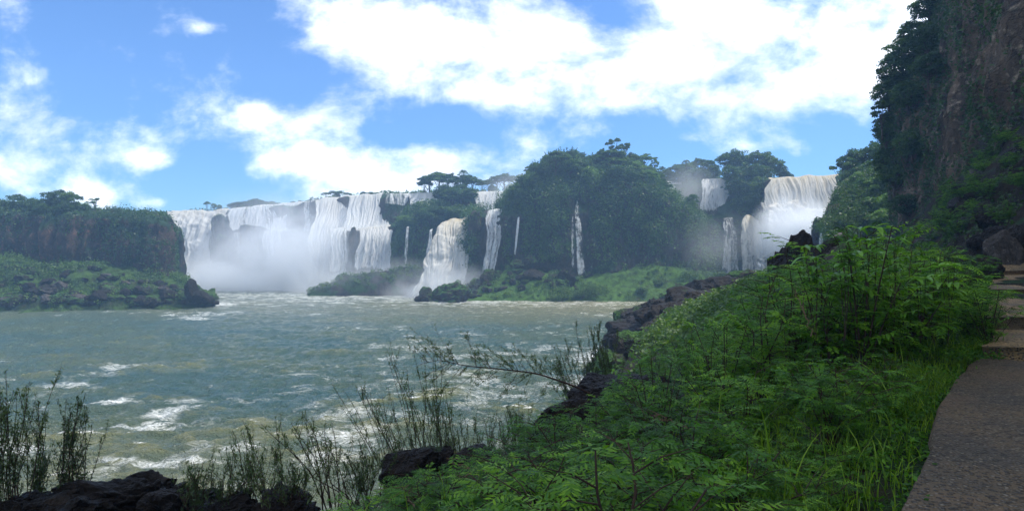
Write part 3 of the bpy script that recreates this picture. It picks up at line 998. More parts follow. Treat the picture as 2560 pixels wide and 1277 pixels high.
# ------------------------------------------------------------------ waterfalls
def fall(label, rows, dens=.8, silt=.3, nu=60, nv=70, seed=0, name='waterfall', ridge=.5, edge=.08, fade=0.0, rough=0.0, lip=2.5):
    """rows: list of (list of (px,py) left to right, Y); first row is the lip"""
    G = []
    n = max(len(r[0]) for r in rows)
    first = rows[0]
    rows2 = [([(x, y + .3) for x, y in first[0]], first[1] + lip)] + list(rows)
    for pts, Y in rows2:
        pts = resample(np.array(pts, float), nu, 0)
        G.append(np.array([P(x, y, Y) for x, y in pts]))
    G = np.array(G)
    G = resample(G, nv, 0, True)
    u = np.linspace(0, 1, nu)[None, :]
    v = np.linspace(0, 1, nv)[:, None]
    X = G[..., 0]
    p = np.stack([X, X * 0, G[..., 2] * .06], -1)
    rd = ridge * (fbm(p * .9, 4, seed + 3) + .5 * fbm(p * 3.1, 2, seed + 4))
    G[..., 1] += rd * sstep(v, 0.02, .25)
    if rough:
        G = G + grid_normals(G) * (rough * fbm(G * .35, 5, seed))[..., None]
    G[..., 2] += .7 * fbm(np.stack([X * .35, X * 0 + seed, X * 0], -1), 3, seed + 12) * (1 - sstep(v, 0, .35)) * min(1, abs(X[0, -1] - X[0, 0]) / 6)
    G[..., 0] += min(abs(X[0, -1] - X[0, 0]) * .22, 1.6) * fbm(np.stack([X * .25, X * 0 + seed, G[..., 2] * .16], -1), 3, seed + 14) * sstep(v, .02, .3)
    wdt = np.abs(G[0, -1, 0] - G[0, 0, 0])
    ue = np.minimum(u, 1 - u) * np.maximum(wdt, 2)
    d = dens * np.ones_like(X) + .32 * fbm(np.stack([X * .25, X * 0, G[..., 2] * .03], -1), 3, seed + 8)
    d = d - .9 * (1 - sstep(ue, 0, edge * wdt + .25)) * (.3 + .7 * sstep(v + u * 0, .02, .3))
    d = d - fade * sstep(v + u * 0, .35, 1)
    d = d - .55 * sstep(v + u * 0, .86, 1.0) * (1 + .8 * fbm(np.stack([X * .6, X * 0, X * 0 + seed], -1), 3, seed + 2))
    s = silt * np.exp(-v * 4.0) * np.ones_like(u) + silt * .28
    x0 = G[:1, :, 0]
    flow = np.stack([x0 + 0 * X, G[..., 2] + seed, np.full_like(X, seed * 3.1)], -1)
    me = mesh_from('waterfall', G.reshape(-1, 3), grid_quads(nv, nu), {'dens': d.ravel(), 'silt': s.ravel()}, True, [M_falls], flow.reshape(-1, 3))
    o = link(name, me, label=label, category='waterfall')
    return o


fall('broad silty waterfall plunging beside the left cliff, leftmost of all the falls',
     [([(418, 532), (470, 531), (520, 529), (572, 527)], 268), ([(424, 560), (560, 562)], 262), ([(440, 600), (528, 600)], 259), ([(452, 660), (530, 660)], 254), ([(430, 750), (570, 750)], 240)], 1.0, .45, 90, 90, 1, ridge=1.0, rough=1.2)
fall('long upper curtain waterfall on the left, right of the dark rock pillar',
     [([(566, 527), (600, 522), (680, 514), (762, 508)], 258), ([(568, 550), (764, 540)], 255), ([(572, 578), (766, 585)], 252)], .76, .15, 140, 60, 2)
fall('faint thread of water beneath the left curtain, under the dark ledge',
     [([(582, 592), (625, 590), (690, 584), (755, 582)], 247), ([(580, 700), (755, 700)], 244)], .34, .05, 90, 60, 3, fade=.25)
fall('broken upper curtain with dark gaps between threads, right of the long left curtain',
     [([(760, 509), (790, 503)], 250), ([(757, 545), (792, 545)], 247), ([(752, 585), (792, 590)], 244)], .56, .1, 40, 60, 4)
fall('tall two-step white waterfall in the middle of the long wall, falling from crest to mist',
     [([(788, 503), (830, 498), (872, 493)], 241), ([(785, 540), (876, 540)], 236), ([(775, 572), (880, 566)], 232), ([(766, 620), (868, 600)], 229), ([(762, 715), (868, 700)], 225)], .84, .35, 110, 110, 5, ridge=.9)
fall('upper white curtain waterfall spreading onto a ledge under the scrubby crest',
     [([(870, 493), (910, 490), (958, 487)], 236), ([(868, 530), (957, 530)], 232), ([(860, 560), (975, 562)], 228), ([(850, 580), (1000, 574)], 225)], .84, .3, 90, 60, 6, ridge=.8)
fall('narrow stringy upper waterfalls under dark bushes, right of the ledge curtain',
     [([(958, 488), (1000, 487), (1028, 487)], 232), ([(956, 512), (1022, 520)], 229)], .52, .2, 60, 50, 7)
fall('small cream waterfall at the top left foot of the umbrella-shaped trees',
     [([(1022, 486), (1060, 484), (1096, 483)], 230), ([(1022, 505), (1094, 500)], 227), ([(1030, 516), (1090, 508)], 225)], .88, .5, 60, 40, 8)
fall('lower fan-shaped waterfall left of centre, dropping from the ledge behind the dark mound',
     [([(896, 574), (930, 570), (984, 566)], 222), ([(893, 600), (985, 600)], 217), ([(882, 680), (978, 680)], 213)], .78, .35, 90, 80, 9, ridge=.8)
fall('slim lower waterfall left of the dark gap in the ledge',
     [([(828, 576), (868, 572)], 226), ([(826, 600), (870, 600)], 222), ([(820, 690), (866, 690)], 218)], .58, .15, 50, 70, 10)
fall('faint thin thread of water on the hazy forested bluff',
     [([(1016, 572), (1023, 571)], 207), ([(1012, 620), (1022, 620)], 206), ([(1008, 672), (1022, 672)], 205)], .4, .05, 16, 40, 11, edge=.2)
fall('upper curtain waterfall behind the left shoulder of the promontory',
     [([(1178, 482), (1230, 481), (1284, 481)], 226), ([(1184, 505), (1278, 505)], 223), ([(1190, 536), (1262, 536)], 221)], .62, .3, 80, 60, 12)
fall('great cream waterfall slanting down left of the promontory into the mist',
     [([(1108, 556), (1130, 550), (1152, 547), (1184, 543)], 201), ([(1096, 575), (1178, 572)], 196), ([(1076, 620), (1172, 620)], 192), ([(1050, 680), (1168, 680)], 189), ([(1020, 745), (1168, 745)], 186)], 1.05, .9, 90, 90, 13, ridge=.9, rough=.8)
fall('small hazy side fall just left of the great cream waterfall',
     [([(1072, 580), (1084, 576)], 200), ([(1062, 630), (1084, 630)], 198), ([(1050, 700), (1084, 700)], 196)], .55, .1, 24, 50, 14, edge=.3)
fall('tall stringy waterfall on the left flank of the promontory',
     [([(1216, 532), (1236, 528), (1258, 526)], 193), ([(1212, 560), (1256, 560)], 189), ([(1206, 620), (1250, 620)], 187), ([(1196, 694), (1238, 694)], 185)], .60, .15, 60, 90, 15, ridge=.6, edge=.2)
fall('short thin white fall sliding down the promontory, right of the stringy one',
     [([(1296, 538), (1299, 536)], 189), ([(1291, 565), (1298, 565)], 186), ([(1284, 645), (1289, 645)], 184)], .56, .05, 14, 60, 16, edge=.35)
fall('long slender waterfall down the dark middle of the promontory',
     [([(1439, 503), (1446, 503)], 190), ([(1435, 545), (1454, 545)], 185), ([(1438, 620), (1460, 620)], 181.5), ([(1439, 702), (1469, 702)], 180)], .50, .05, 30, 90, 17, edge=.3)
fall('faint short thread of water beside the slender waterfall, on its left',
     [([(1429, 547), (1434, 546)], 185), ([(1428, 600), (1436, 600)], 182.5), ([(1427, 682), (1438, 682)], 181)], .44, .05, 12, 50, 18, edge=.4)
fall('wide square-topped waterfall with amber lip, largest on the right',
     [([(1921, 447), (1960, 444), (2010, 442), (2060, 441), (2096, 440)], 188.5), ([(1918, 470), (2096, 466)], 186), ([(1912, 505), (2096, 505)], 184), ([(1900, 560), (2092, 560)], 182)], .80, 1.0, 170, 80, 19, ridge=.8, edge=.02)
fall('pale curtain waterfall between two groups of trees, left of the widest right fall',
     [([(1757, 453), (1800, 452), (1833, 453)], 208), ([(1755, 480), (1834, 480)], 205), ([(1752, 532), (1834, 532)], 203)], .68, .35, 80, 60, 20, edge=.03)
fall('little curtain waterfall half hidden behind the right slope of the promontory',
     [([(1655, 456), (1704, 456)], 216), ([(1655, 475), (1704, 475)], 213), ([(1660, 530), (1704, 530)], 211)], .60, .3, 40, 50, 21)
fall('lower right veil of water with dark rock showing through, beside the promontory end',
     [([(1806, 549), (1820, 546), (1834, 548)], 194), ([(1804, 570), (1840, 570)], 191), ([(1802, 630), (1846, 630)], 189), ([(1800, 690), (1852, 690)], 188)], .46, .2, 50, 70, 22, edge=.14)
fall('lower right amber-tinted twin fall pouring over a mossy rock',
     [([(1858, 548), (1868, 541), (1890, 548)], 190), ([(1852, 562), (1902, 566)], 187), ([(1850, 620), (1915, 610)], 185), ([(1850, 700), (1920, 700)], 183)], .72, .85, 60, 70, 23, ridge=.9, edge=.14)
fall('churning white cascade tumbling below the widest right fall',
     [([(1905, 520), (1960, 512), (2020, 512), (2085, 520)], 184), ([(1918, 560), (2070, 560)], 178), ([(1922, 620), (2030, 620)], 172), ([(1880, 700), (1990, 700)], 164)], 1.15, .55, 120, 110, 24, ridge=1.2, rough=3.2)
fall('small side fall beside the dark rock below the hillside, right of the cascade',
     [([(2050, 566), (2062, 564)], 146), ([(2048, 580), (2062, 580)], 144), ([(2044, 620), (2062, 620)], 143)], .7, .1, 16, 40, 25, edge=.15)


# ------------------------------------------------------------------ spray and mist
def mist(label, c, r, dens, seed, aniso=.1, fall_=1.5):
    """an ellipsoid of spray, thickest at its core and breaking up outwards"""
    m, t = new_mat('spray')
    tcn = t.n('ShaderNodeTexCoord').outputs['Object']
    ln = t.n('ShaderNodeVectorMath', {0: tcn}, operation='LENGTH').outputs['Value']
    geo = t.n('ShaderNodeNewGeometry').outputs['Position']
    nn = t.noise(t.n('ShaderNodeVectorMath', {0: geo, 1: (seed * 7.1, 0, 0)}, operation='ADD').outputs[0], .08, 5, .62, .6)
    core = t.m('SUBTRACT', 1.0, ln, clamp=True)
    dd = t.m('MULTIPLY', t.m('POWER', core, fall_), t.ss(t.m('ADD', nn, t.m('MULTIPLY', core, .30)), .42, .74))
    dd = t.m('MULTIPLY', dd, dens * 1.5)
    v = t.n('ShaderNodeVolumePrincipled', {'Color': (.95, .975, 1.0), 'Anisotropy': aniso})
    t.put(v, 'Density', dd)
    o_ = t.n('ShaderNodeOutputMaterial')
    t.put(o_, 'Volume', v)
    try:
        m.cycles.volume_step_rate = 0.8
    except Exception:
        pass
    a = np.linspace(-1, 1, 9)
    mb = MB()
    n1, n2 = 24, 14
    th = np.linspace(0, 2 * np.pi, n1, endpoint=False)
    ph = np.linspace(.02, np.pi - .02, n2)
    G = np.stack([np.sin(ph)[:, None] * np.cos(th)[None], np.sin(ph)[:, None] * np.sin(th)[None], np.cos(ph)[:, None] * np.ones(n1)[None]], -1)
    V = np.concatenate([G.reshape(-1, 3), [[0, 0, 1], [0, 0, -1]]])
    i, j = np.meshgrid(np.arange(n2 - 1), np.arange(n1), indexing='ij')
    j2 = (j + 1) % n1
    Q = np.stack([i * n1 + j, (i + 1) * n1 + j, (i + 1) * n1 + j2, i * n1 + j2], -1).reshape(-1, 4)
    T = n1 * n2
    caps = [[T, k, (k + 1) % n1, T] for k in range(n1)]
    me = mesh_from('spray', V, Q, mats=[m])
    bpyme = bpy.data.meshes.new('spray')
    faces = Q.tolist() + [[T, k, (k + 1) % n1] for k in range(n1)] + [[T + 1, (n2 - 1) * n1 + (k + 1) % n1, (n2 - 1) * n1 + k] for k in range(n1)]
    bpyme.from_pydata(V.tolist(), [], faces)
    bpyme.materials.append(m)
    bpy.data.meshes.remove(me)
    o = link('spray', bpyme, kind='stuff', label=label, category='mist')
    o.location = tuple(c)
    o.scale = r
    return o


mist('white spray cloud boiling at the foot of the leftmost waterfall', P(545, 735, 230), (26, 22, 17), .34, 1)
mist('broad bank of mist along the foot of the long wall', P(725, 678, 224), (52, 22, 36), .12, 2)
mist('low mist over the water before the dark mound', P(935, 732, 204), (36, 12, 14), .17, 5)
mist('spray at the foot of the great cream waterfall', P(1115, 738, 186), (24, 10, 12), .26, 3)
mist('bright billowing spray below the widest right fall', P(2000, 598, 170), (15, 13, 16), .55, 4)
mist('veil of spray drifting beside the right end of the promontory', P(1790, 620, 182), (20, 9, 14), .022, 6)
mist('veil of spray drifting over the left shoulder of the promontory', P(1270, 480, 205), (13, 10, 12), .045, 7)
mist('high veil of spray above the right upper falls', P(1720, 480, 205), (13, 10, 13), .05, 8)


# ------------------------------------------------------------------ far vegetation
def tree_at(kind, px, py0, py1, Y, label, group=None, wide=1.0, light=False, variant=None, sink=.4, name=None, cat='tree'):
    b, t_ = P(px, py0, Y), P(px, py1, Y)
    return tree(kind, b - np.array([0, 0, sink]), (t_[2] - b[2]) + sink, label, group, name, variant, wide, light, cat)


def noise_mask(f, thr, seed, soft=.15):
    return lambda pt: sstep(fbm(pt * f, 3, seed), thr - soft, thr + soft)


# left cliff
def m_lc(pt, px, py, v):
    base = noise_mask(.09, -.10, 91)(pt)
    bare = np.exp(-(((px - 110) / 95) ** 2 + ((py - 615) / 42) ** 2)) * .95
    return np.clip(np.maximum(base * (1 - bare), (py < 550) * 1.0), 0, 1)


pt, nm, v = L_clf.pick(9000, m_lc)
foliage_on(pt, nm, 'left_cliff_foliage', M_leaf_cliff, (.5, 2.0), 34, (.16, .38), .5, kind='stuff', label='bushes and creepers draped over the left cliff', category='foliage')


def m_lt(pt, px, py, v):
    return sstep(fbm(pt * .11, 3, 17), -.35, .25) * sstep(pt[:, 2], .8, 3.5) * (px < 470)


pt, nm, v = L_tal.pick(3300, m_lt)
foliage_on(pt, nm, 'left_talus_shrubs', M_leaf_talus, (.4, 1.7), 36, (.12, .30), .1, kind='stuff', label='low green scrub covering the slope below the left cliff', category='scrub')
for i, (k, px, b, t_, Y, wd) in enumerate((('dense', -20, 540, 488, 164, 1.1), ('dense', 15, 545, 500, 165, 1.1), ('round', 48, 545, 488, 164, .95), ('dense', 82, 545, 494, 163, 1.0), ('round', 125, 540, 482, 164, .8), ('round', 148, 540, 477, 165, .8), ('round', 178, 545, 478, 164, .85),
                                           ('dense', 212, 535, 508, 165, 1.3), ('dense', 105, 540, 508, 161, 1.5), ('dense', 160, 545, 505, 161, 1.5))):
    tree_at(k, px, b, t_, Y, 'dark green tree in the row crowning the left cliff', 'trees on top of the left cliff', wd)
tree_at('open', 238, 530, 496, 180, 'pale hazy open-crowned tree behind the left cliff edge, right of the dark ones', None, 1.3, True)
R0 = rng
for i in range(170):
    px = rng.uniform(-60, 525)
    kf = rng.random() ** 2.6
    q = L_tal.G[int(22 + kf * 40), int(np.clip((px + 260) / 798 * 259, 0, 259))]
    s = rng.uniform(.5, 1.7) * (1.15 - .6 * kf)
    boulder('mossy' if rng.random() < .45 else 'stone' if rng.random() < .3 else 'wet', q + np.array([0, 0, s * .15]), s, 'dark boulder in the jumble along the waterline below the left cliff', 'boulders below the left cliff')
for px, py, Y, s, l in ((478, 728, 149, (1.6, 1.6, 3.0), 'pointed dark crag rising at the right end of the left bank'), (500, 742, 150, (2.0, 1.8, 1.9), 'rounded dark rock between the pointed crag and the water, left bank tip'),
                        (520, 752, 151, (1.6, 1.3, 1.3), 'second last dark rock at the tip of the left bank'), (537, 758, 152, (1.1, 1.0, .8), 'outermost small rock at the tip of the left bank, washed by foam')):
    boulder('wet', P(px, py, Y), s, l)


# rock towers standing in front of the falls
def tower(px0, px1, top, bot, Y, seed, label, mat, mid=None):
    cs = []
    xs = np.linspace(px0, px1, 9)
    for k, x in enumerate(xs):
        a = (k - 4) / 4
        dep = Y + 5 * (abs(a) ** 2.5)
        tp = top + (bot - top) * .16 * abs(a) ** 4
        c = (px0 + px1) / 2
        sq = lambda f: c + (x - c) * f
        cs.append([P(sq(.92), bot, dep), P(sq(1.0), bot * .6 + tp * .4, dep), P(sq(.97), bot * .25 + tp * .75, dep + .3), P(sq(.72), tp, dep + 1.2), P(sq(.6), tp + 1, Y + 7), P(sq(.8), bot, Y + 11)])
    L = Loft(None, cs, 60, 60, mat, 1.6, .22, .9, seed)
    o = link('rock_tower', mesh_from('rock_tower', L.G.reshape(-1, 3), grid_quads(60, 60), smooth=True, mats=[mat]), label=label, category='rock')
    return L


t1 = tower(524, 584, 592, 745, 250, 5, 'dark rock tower dividing the leftmost waterfall from the long curtain', M_dark)
t2 = tower(527, 572, 540, 640, 253, 6, 'small rock knob perched above the dark rock tower, in front of the crest', M_dark)
t3 = tower(566, 700, 566, 720, 245, 7, 'broad hazy rock ledge under the long left curtain waterfall', M_dark)
t4 = tower(424, 467, 574, 720, 200, 8, 'blue-grey rock tower just right of the left cliff', M_dark)
t5 = tower(868, 898, 570, 690, 220, 9, 'dark rock face showing in the gap between the two lower falls', M_dark)
t6 = tower(1898, 1932, 538, 640, 179, 10, 'mossy dark rock between the amber twin fall and the cascade', M_dark)
t7 = tower(2024, 2064, 556, 680, 144, 11, 'mossy rock knob left of the small side fall', M_dark)
t8 = tower(1168, 1216, 530, 700, 190, 12, 'dark overgrown rock buttress between the great cream waterfall and the stringy fall', M_dark)
for L, lb in ((t1, 'first'), (t2, ''), (t4, ''), (t6, ''), (t7, ''), (t8, '')):
    pt, nm, v = L.pick(300, lambda p, x, y, v: (v > .35) * .9)
    foliage_on(pt, nm, 'rock_tower_foliage', M_leaf_cliff, (.4, 1.1), 26, (.16, .34), .4, kind='stuff', label='moss and creepers on a rock tower', category='foliage')

# the escarpment crest and its trees
pt, nm, v = L_wall.pick(5200, lambda p, px, py, v: ((v > .40) & (v < .62)) * (sstep(fbm(p * .06, 3, 5), -.1, .2) * .55 + (px > 930) * .45))
foliage_on(pt, nm, 'escarpment_foliage', M_leaf_cliff, (.4, 1.2), 24, (.2, .42), .3, kind='stuff', label='scrub along the ledges and crest of the long rock wall', category='scrub')
for px, b, t_, Y, k, wd in ((517, 529, 506, 285, 'umbrella', .8), (535, 529, 509, 285, 'round', .8), (548, 529, 512, 285, 'dense', .9)):
    tree_at(k, px, b, t_, Y, 'small distant tree in the isolated clump on the crest above the leftmost waterfall', 'distant clump above the leftmost waterfall', wd)
for i in range(16):
    px = 580 + i * 8.2 + rng.uniform(-3, 3)
    tree_at(random.choice(['round', 'dense', 'umbrella']), px, 526 - i * .4, 512 - 10 * math.sin(i / 15 * 3.0) + rng.uniform(-3, 3), 280 + rng.uniform(0, 12), 'blue distant tree in the low grove on the crest above the left curtain', 'distant grove above the left curtain', 1.7)
for i in range(12):
    px = 706 + i * 9
    tree_at('dense', px, 519 - i * 1.2, 508 - i * .9 + rng.uniform(-2, 2), 268, 'tiny distant bush-like tree low on the crest between the two groves', 'low distant trees between the groves', 2.0)
for i, (px, t_) in enumerate(((815, 482), (832, 479), (850, 478), (868, 483), (885, 489), (842, 486))):
    tree_at('umbrella' if i < 4 else 'round', px, 502, t_, 262, 'flat-topped distant tree in the clump above the middle of the long wall', 'flat-topped clump above the long wall', 1.25)
for i in range(14):
    px = 908 + i * 9.5
    tree_at('dense', px, 492, 484 + rng.uniform(-4, 2), 248, 'low dark bushy tree on the crest above the stringy upper falls', 'bushy trees above the stringy falls', 1.6)
for i, (px, b, t_, Y, k, wd) in enumerate(((1075, 500, 437, 232, 'umbrella', 1.05), (1098, 500, 432, 234, 'umbrella', 1.1), (1120, 505, 436, 233, 'umbrella', .9), (1140, 500, 445, 231, 'umbrella', 1.0), (1165, 500, 439, 233, 'umbrella', 1.0), (1182, 500, 446, 232, 'umbrella', .9), (1150, 510, 458, 228, 'dense', 1.3), (1110, 512, 462, 228, 'dense', 1.4), (1062, 500, 450, 234, 'umbrella', .9), (1130, 520, 470, 222, 'round', 1.4), (1172, 515, 470, 225, 'dense', 1.4))):
    tree_at(k, px, b, t_, Y, 'tall flat-crowned tree in the grove above the hazy bluff, left of the promontory', 'flat-crowned grove left of the promontory', wd)
tree_at('palm', 1158, 500, 417, 230, 'slim palm poking above the flat-crowned grove', None, .9, cat='palm')
for i, (px, t_, Y) in enumerate(((1205, 455, 250), (1222, 450, 252), (1242, 442, 255), (1262, 438, 252), (1285, 442, 255), (1305, 440, 250), (1325, 445, 252), (1232, 462, 245), (1275, 460, 245), (1310, 462, 245))):
    tree_at('umbrella' if i < 7 else 'dense', px, 490, t_, Y, 'pale misty tree on the crest behind the left shoulder of the promontory', 'misty trees left behind the promontory', 1.1)
# bluff
pt, nm, v = L_bl.pick(1500, lambda p, px, py, v: (v > .15) * .95)
foliage_on(pt, nm, 'bluff_foliage', M_leaf_cliff, (.6, 1.7), 34, (.2, .42), .4, kind='stuff', label='dense hazy greenery covering the bluff between the falls', category='foliage')
for i in range(14):
    px = rng.uniform(1010, 1150)
    py = rng.uniform(530, 560)
    tree_at('round' if i % 2 else 'dense', px, py + 18, py - 14, 212 + rng.uniform(-1, 4), 'rounded tree growing on the hazy bluff left of the great cream waterfall', 'trees on the hazy bluff', 1.7)
pt, nm, v = L_mo.pick(600, lambda p, px, py, v: (v > .3) * .9)
foliage_on(pt, nm, 'mound_foliage', M_leaf_cliff, (.5, 1.2), 26, (.2, .4), .1, kind='stuff', label='scrub on the low dark mound in the mist', category='scrub')

# promontory
pt, nm, v = L_pr.pick(7500, lambda p, px, py, v: (1 - .85 * np.exp(-((px - 1700) / 95) ** 2 - ((py - 640) / 40) ** 2)) * np.clip((v > .12) * (.35 + .65 * sstep(fbm(p * np.array([.12, .12, .05]), 3, 61), -.25, .1)) + (py < 560), 0, 1) * ((np.abs(px - 1449) > 27) | (py < 498)) * ((py < 530) | ((np.abs(px - 1291) > 16) & (np.abs(px - 1226) > 34))))
foliage_on(pt, nm, 'promontory_foliage', M_leaf_far, (.5, 2.3), 34, (.18, .40), .7, kind='stuff', label='hanging creepers and bushes clothing the promontory cliff', category='foliage')
SIL = np.array([(1205, 540), (1240, 545), (1270, 508), (1300, 468), (1330, 440), (1360, 422), (1400, 405), (1450, 408), (1500, 412), (1530, 395), (1560, 398), (1600, 415), (1640, 448), (1665, 484), (1690, 512), (1720, 538), (1750, 556), (1790, 574), (1825, 600)], float)
pt, nm, v = L_pr.pick(330, lambda p, px, py, v: (v > .16) * (py > np.interp(px, SIL[:, 0], SIL[:, 1]) + 42) * ((np.abs(px - 1449) > 46) | (py < 470)) * ((py < 520) | ((np.abs(px - 1291) > 34) & (np.abs(px - 1226) > 52))) * (1 - .9 * np.exp(-((px - 1700) / 95) ** 2 - ((py - 640) / 40) ** 2)))
foliage_on(pt, nm, 'promontory_thickets', M_leaf_far, (1.6, 4.0), 210, (.20, .44), .35, kind='stuff', label='bulging thickets growing out of the promontory cliff', category='foliage')
LBL = 'leafy green tree packed into the forest covering the central promontory'
for i in range(260):
    k = i / 260
    j = int(rng.uniform(8, 250))
    vi = int(rng.uniform(.36, .80) * 149)
    q = L_pr.G[vi, j]
    px = 1280 + q[0] / q[1] * F
    py = YH - (q[2] - H) / q[1] * F
    if (abs(px - 1448) < 38 and py > 500) or (abs(px - 1291) < 24 and py > 530) or (abs(px - 1226) < 40 and py > 520):
        continue
    lim = np.interp(px, SIL[:, 0], SIL[:, 1])
    top = max(py - rng.uniform(45, 95), lim + (rng.uniform(-30, -12) if rng.random() < .16 else rng.uniform(-12, 10)))
    if py - top < 14:
        continue
    kind = random.choice(['dense', 'round', 'dense', 'umbrella', 'round'])
    tree(kind, q - np.array([0, 0, .8]), (py - top) * q[1] / F + .8, LBL, 'forest on the central promontory', wide=rng.uniform(.95, 1.35), light=(rng.random() < .15))
for i, (px, b, t_, Y, k, wd, lb) in enumerate(((1535, 440, 349, 203, 'open', .75, 'tallest airy tree on the skyline of the promontory, with open layered crown'), (1562, 440, 360, 202, 'open', .85, 'second tall open tree on the promontory skyline, right of the tallest'),
                                                (1506, 450, 378, 203, 'umbrella', .6, 'dark flat-crowned tree just left of the tallest tree on the promontory'),
                                                (1612, 450, 385, 214, 'umbrella', .75, 'pale misty umbrella tree behind the right side of the promontory'), (1636, 450, 396, 216, 'open', .7, 'pale misty open tree right of the misty umbrella tree'))):
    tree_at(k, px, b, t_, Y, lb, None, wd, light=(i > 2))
for i, (px, b, t_, Y) in enumerate(((1345, 460, 400, 196), (1362, 455, 394, 198), (1382, 450, 378, 200), (1402, 450, 372, 201), (1420, 445, 370, 200), (1438, 445, 374, 201), (1335, 465, 414, 195), (1478, 445, 384, 200), (1455, 445, 382, 199))):
    tree_at('bamboo', px, b, t_, Y, 'feathery bamboo clump on the left skyline of the promontory', 'bamboo on the promontory', 1.15, cat='bamboo')
for px, b, t_, Y, k, wd in ((1278, 540, 480, 192, 'round', .8), (1306, 500, 442, 194, 'open', .8), (1322, 490, 428, 195, 'round', .7), (1466, 460, 396, 200, 'round', .7), (1490, 460, 390, 202, 'umbrella', .7), (1582, 450, 384, 203, 'round', .75), (1600, 470, 408, 201, 'open', .8),
                            (1646, 490, 432, 200, 'round', .75), (1664, 510, 456, 199, 'umbrella', .8), (1684, 530, 478, 198, 'round', .7), (1706, 545, 502, 197, 'open', .9), (1748, 575, 530, 196, 'round', .8), (1772, 590, 548, 196, 'umbrella', .9)):
    tree_at(k, px, b, t_, Y, 'tree standing out of the promontory skyline, its crown clear of its neighbours', 'trees breaking the promontory skyline', wd)
tree_at('palm', 1628, 490, 424, 200, 'palm on the right shoulder of the promontory below the misty trees', None, 1.0, cat='palm')
tree_at('round', 1728, 545, 487, 198, 'small dark tree standing out on the descending right slope of the promontory', None, .8)

# talus before the promontory
pt, nm, v = L_tl.pick(1900, lambda p, px, py, v: sstep(fbm(p * .12, 3, 27), -.3, .3) * (p[:, 2] > .6) * np.where(px < 1500, .9, .45))
foliage_on(pt, nm, 'talus_shrubs', M_leaf_talus, (.35, 1.5), 34, (.12, .30), .05, kind='stuff', label='low bright green scrub on the slope under the promontory', category='scrub')
for px, py, Y, s, lb, kd in ((1064, 742, 172.5, (2.3, 2.0, 2.9), 'upright mossy rock standing in the water, leftmost before the promontory', 'mossy'), (1046, 750, 172, (1.3, 1.2, 1.3), 'low rock at the left foot of the upright mossy rock', 'wet'),
                             (1122, 750, 171, (4.9, 3.4, 4.4), 'large rounded moss-covered boulder standing at the waterline', 'mossy'), (1143, 716, 184, (1.6, 1.4, 1.8), 'small hazy rock behind the large rounded boulder', 'mossy'),
                             (1188, 715, 182, (2.6, 2, 2.4), 'mossy boulder at the left end of the grassy slope', 'mossy'), (1222, 702, 183, (2.4, 2.0, 3.4), 'tall mossy boulder at the top left of the rocky slope', 'mossy'),
                             (1290, 668, 184, (2.6, 2.0, 2.2), 'mossy boulder on the ridge under the short thin fall', 'mossy'), (1324, 660, 184, (2.2, 2.0, 3.2), 'tall mossy boulder on the ridge right of the short thin fall', 'mossy'),
                             (1415, 705, 179, (2.6, 2.0, 3.6), 'brown craggy block left of the slender waterfall foot', 'wet'), (1330, 692, 179, (3.0, 2.2, 2.6), 'brown craggy block in the middle of the rocky slope', 'wet')):
    boulder(kd, P(px, py, Y), s, lb)
for i in range(80):
    px = rng.uniform(1150, 1480)
    kf = rng.random()
    q = L_tl.G[int(24 + kf * 36), int(np.clip((px - 1040) / 860 * 239, 0, 239))]
    s = rng.uniform(.5, 1.5)
    boulder('mossy' if rng.random() < .4 else 'wet', q + np.array([0, 0, s * .2]), s, 'dark rock in the jumble of rocks below the promontory', 'rocks below the promontory')
for px, py, Y, s, lb in ((1422, 768, 168, (1.1, .9, .7), 'tiny rock awash in the river off the promontory slope'), (1620, 777, 150, (3.2, 2.4, 1.3), 'low dark rock alone in the river near the right bank'),
                         (1470, 722, 173, (.1, .1, .1), 'pebble at the foot of the slender waterfall')):
    if s[0] > .2:
        boulder('wet', P(px, py, Y), s, lb)


def bush(px, py, Y, r, label, mat, group=None):
    mb = MB()
    for k in range(16):
        d = unit(rng.normal(size=3))
        d[2] = abs(d[2])
        blob_leaves(mb, d * r * .6 * np.array([1, 1, .8]) + np.array([0, 0, r * .25]), r * .5, 90, .20, .85)
    tr = MB()
    for k in range(5):
        a = rng.random() * 6.28
        tr.tube([[0, 0, -.4], [math.cos(a) * r * .25, math.sin(a) * r * .25, r * .4], [math.cos(a) * r * .5, math.sin(a) * r * .5, r * .75]], [.07, .05, .02], 5)
    t_ = thing('shrub', label, 'shrub', tuple(P(px, py, Y)), 0, 1, group)
    link('stem', tr.mesh('shrub_stem', M_bark, True), t_)
    link('foliage', mb.mesh('shrub_foliage', mat), t_)


bush(1405, 752, 171.5, 3.2, 'round bright-topped shrub at the waterline below the slender waterfall', M_leaf_talus)
bush(1490, 745, 173, 3.9, 'large domed shrub at the waterline right of the slender waterfall', M_leaf_talus)
bush(1455, 748, 173, 2.6, 'lower shrub between the two domed waterline shrubs', M_leaf_talus)
bush(1725, 712, 176, 3.6, 'hazy rounded shrub in the middle of the grassy slope', M_leaf_talus)
bush(1800, 708, 176, 3.0, 'hazy rounded shrub at the right end of the grassy slope', M_leaf_talus)
bush(1605, 735, 173, 1.8, 'small hazy shrub low on the grassy slope', M_leaf_talus)
bush(1645, 716, 178, 1.7, 'small hazy shrub higher on the grassy slope', M_leaf_talus)

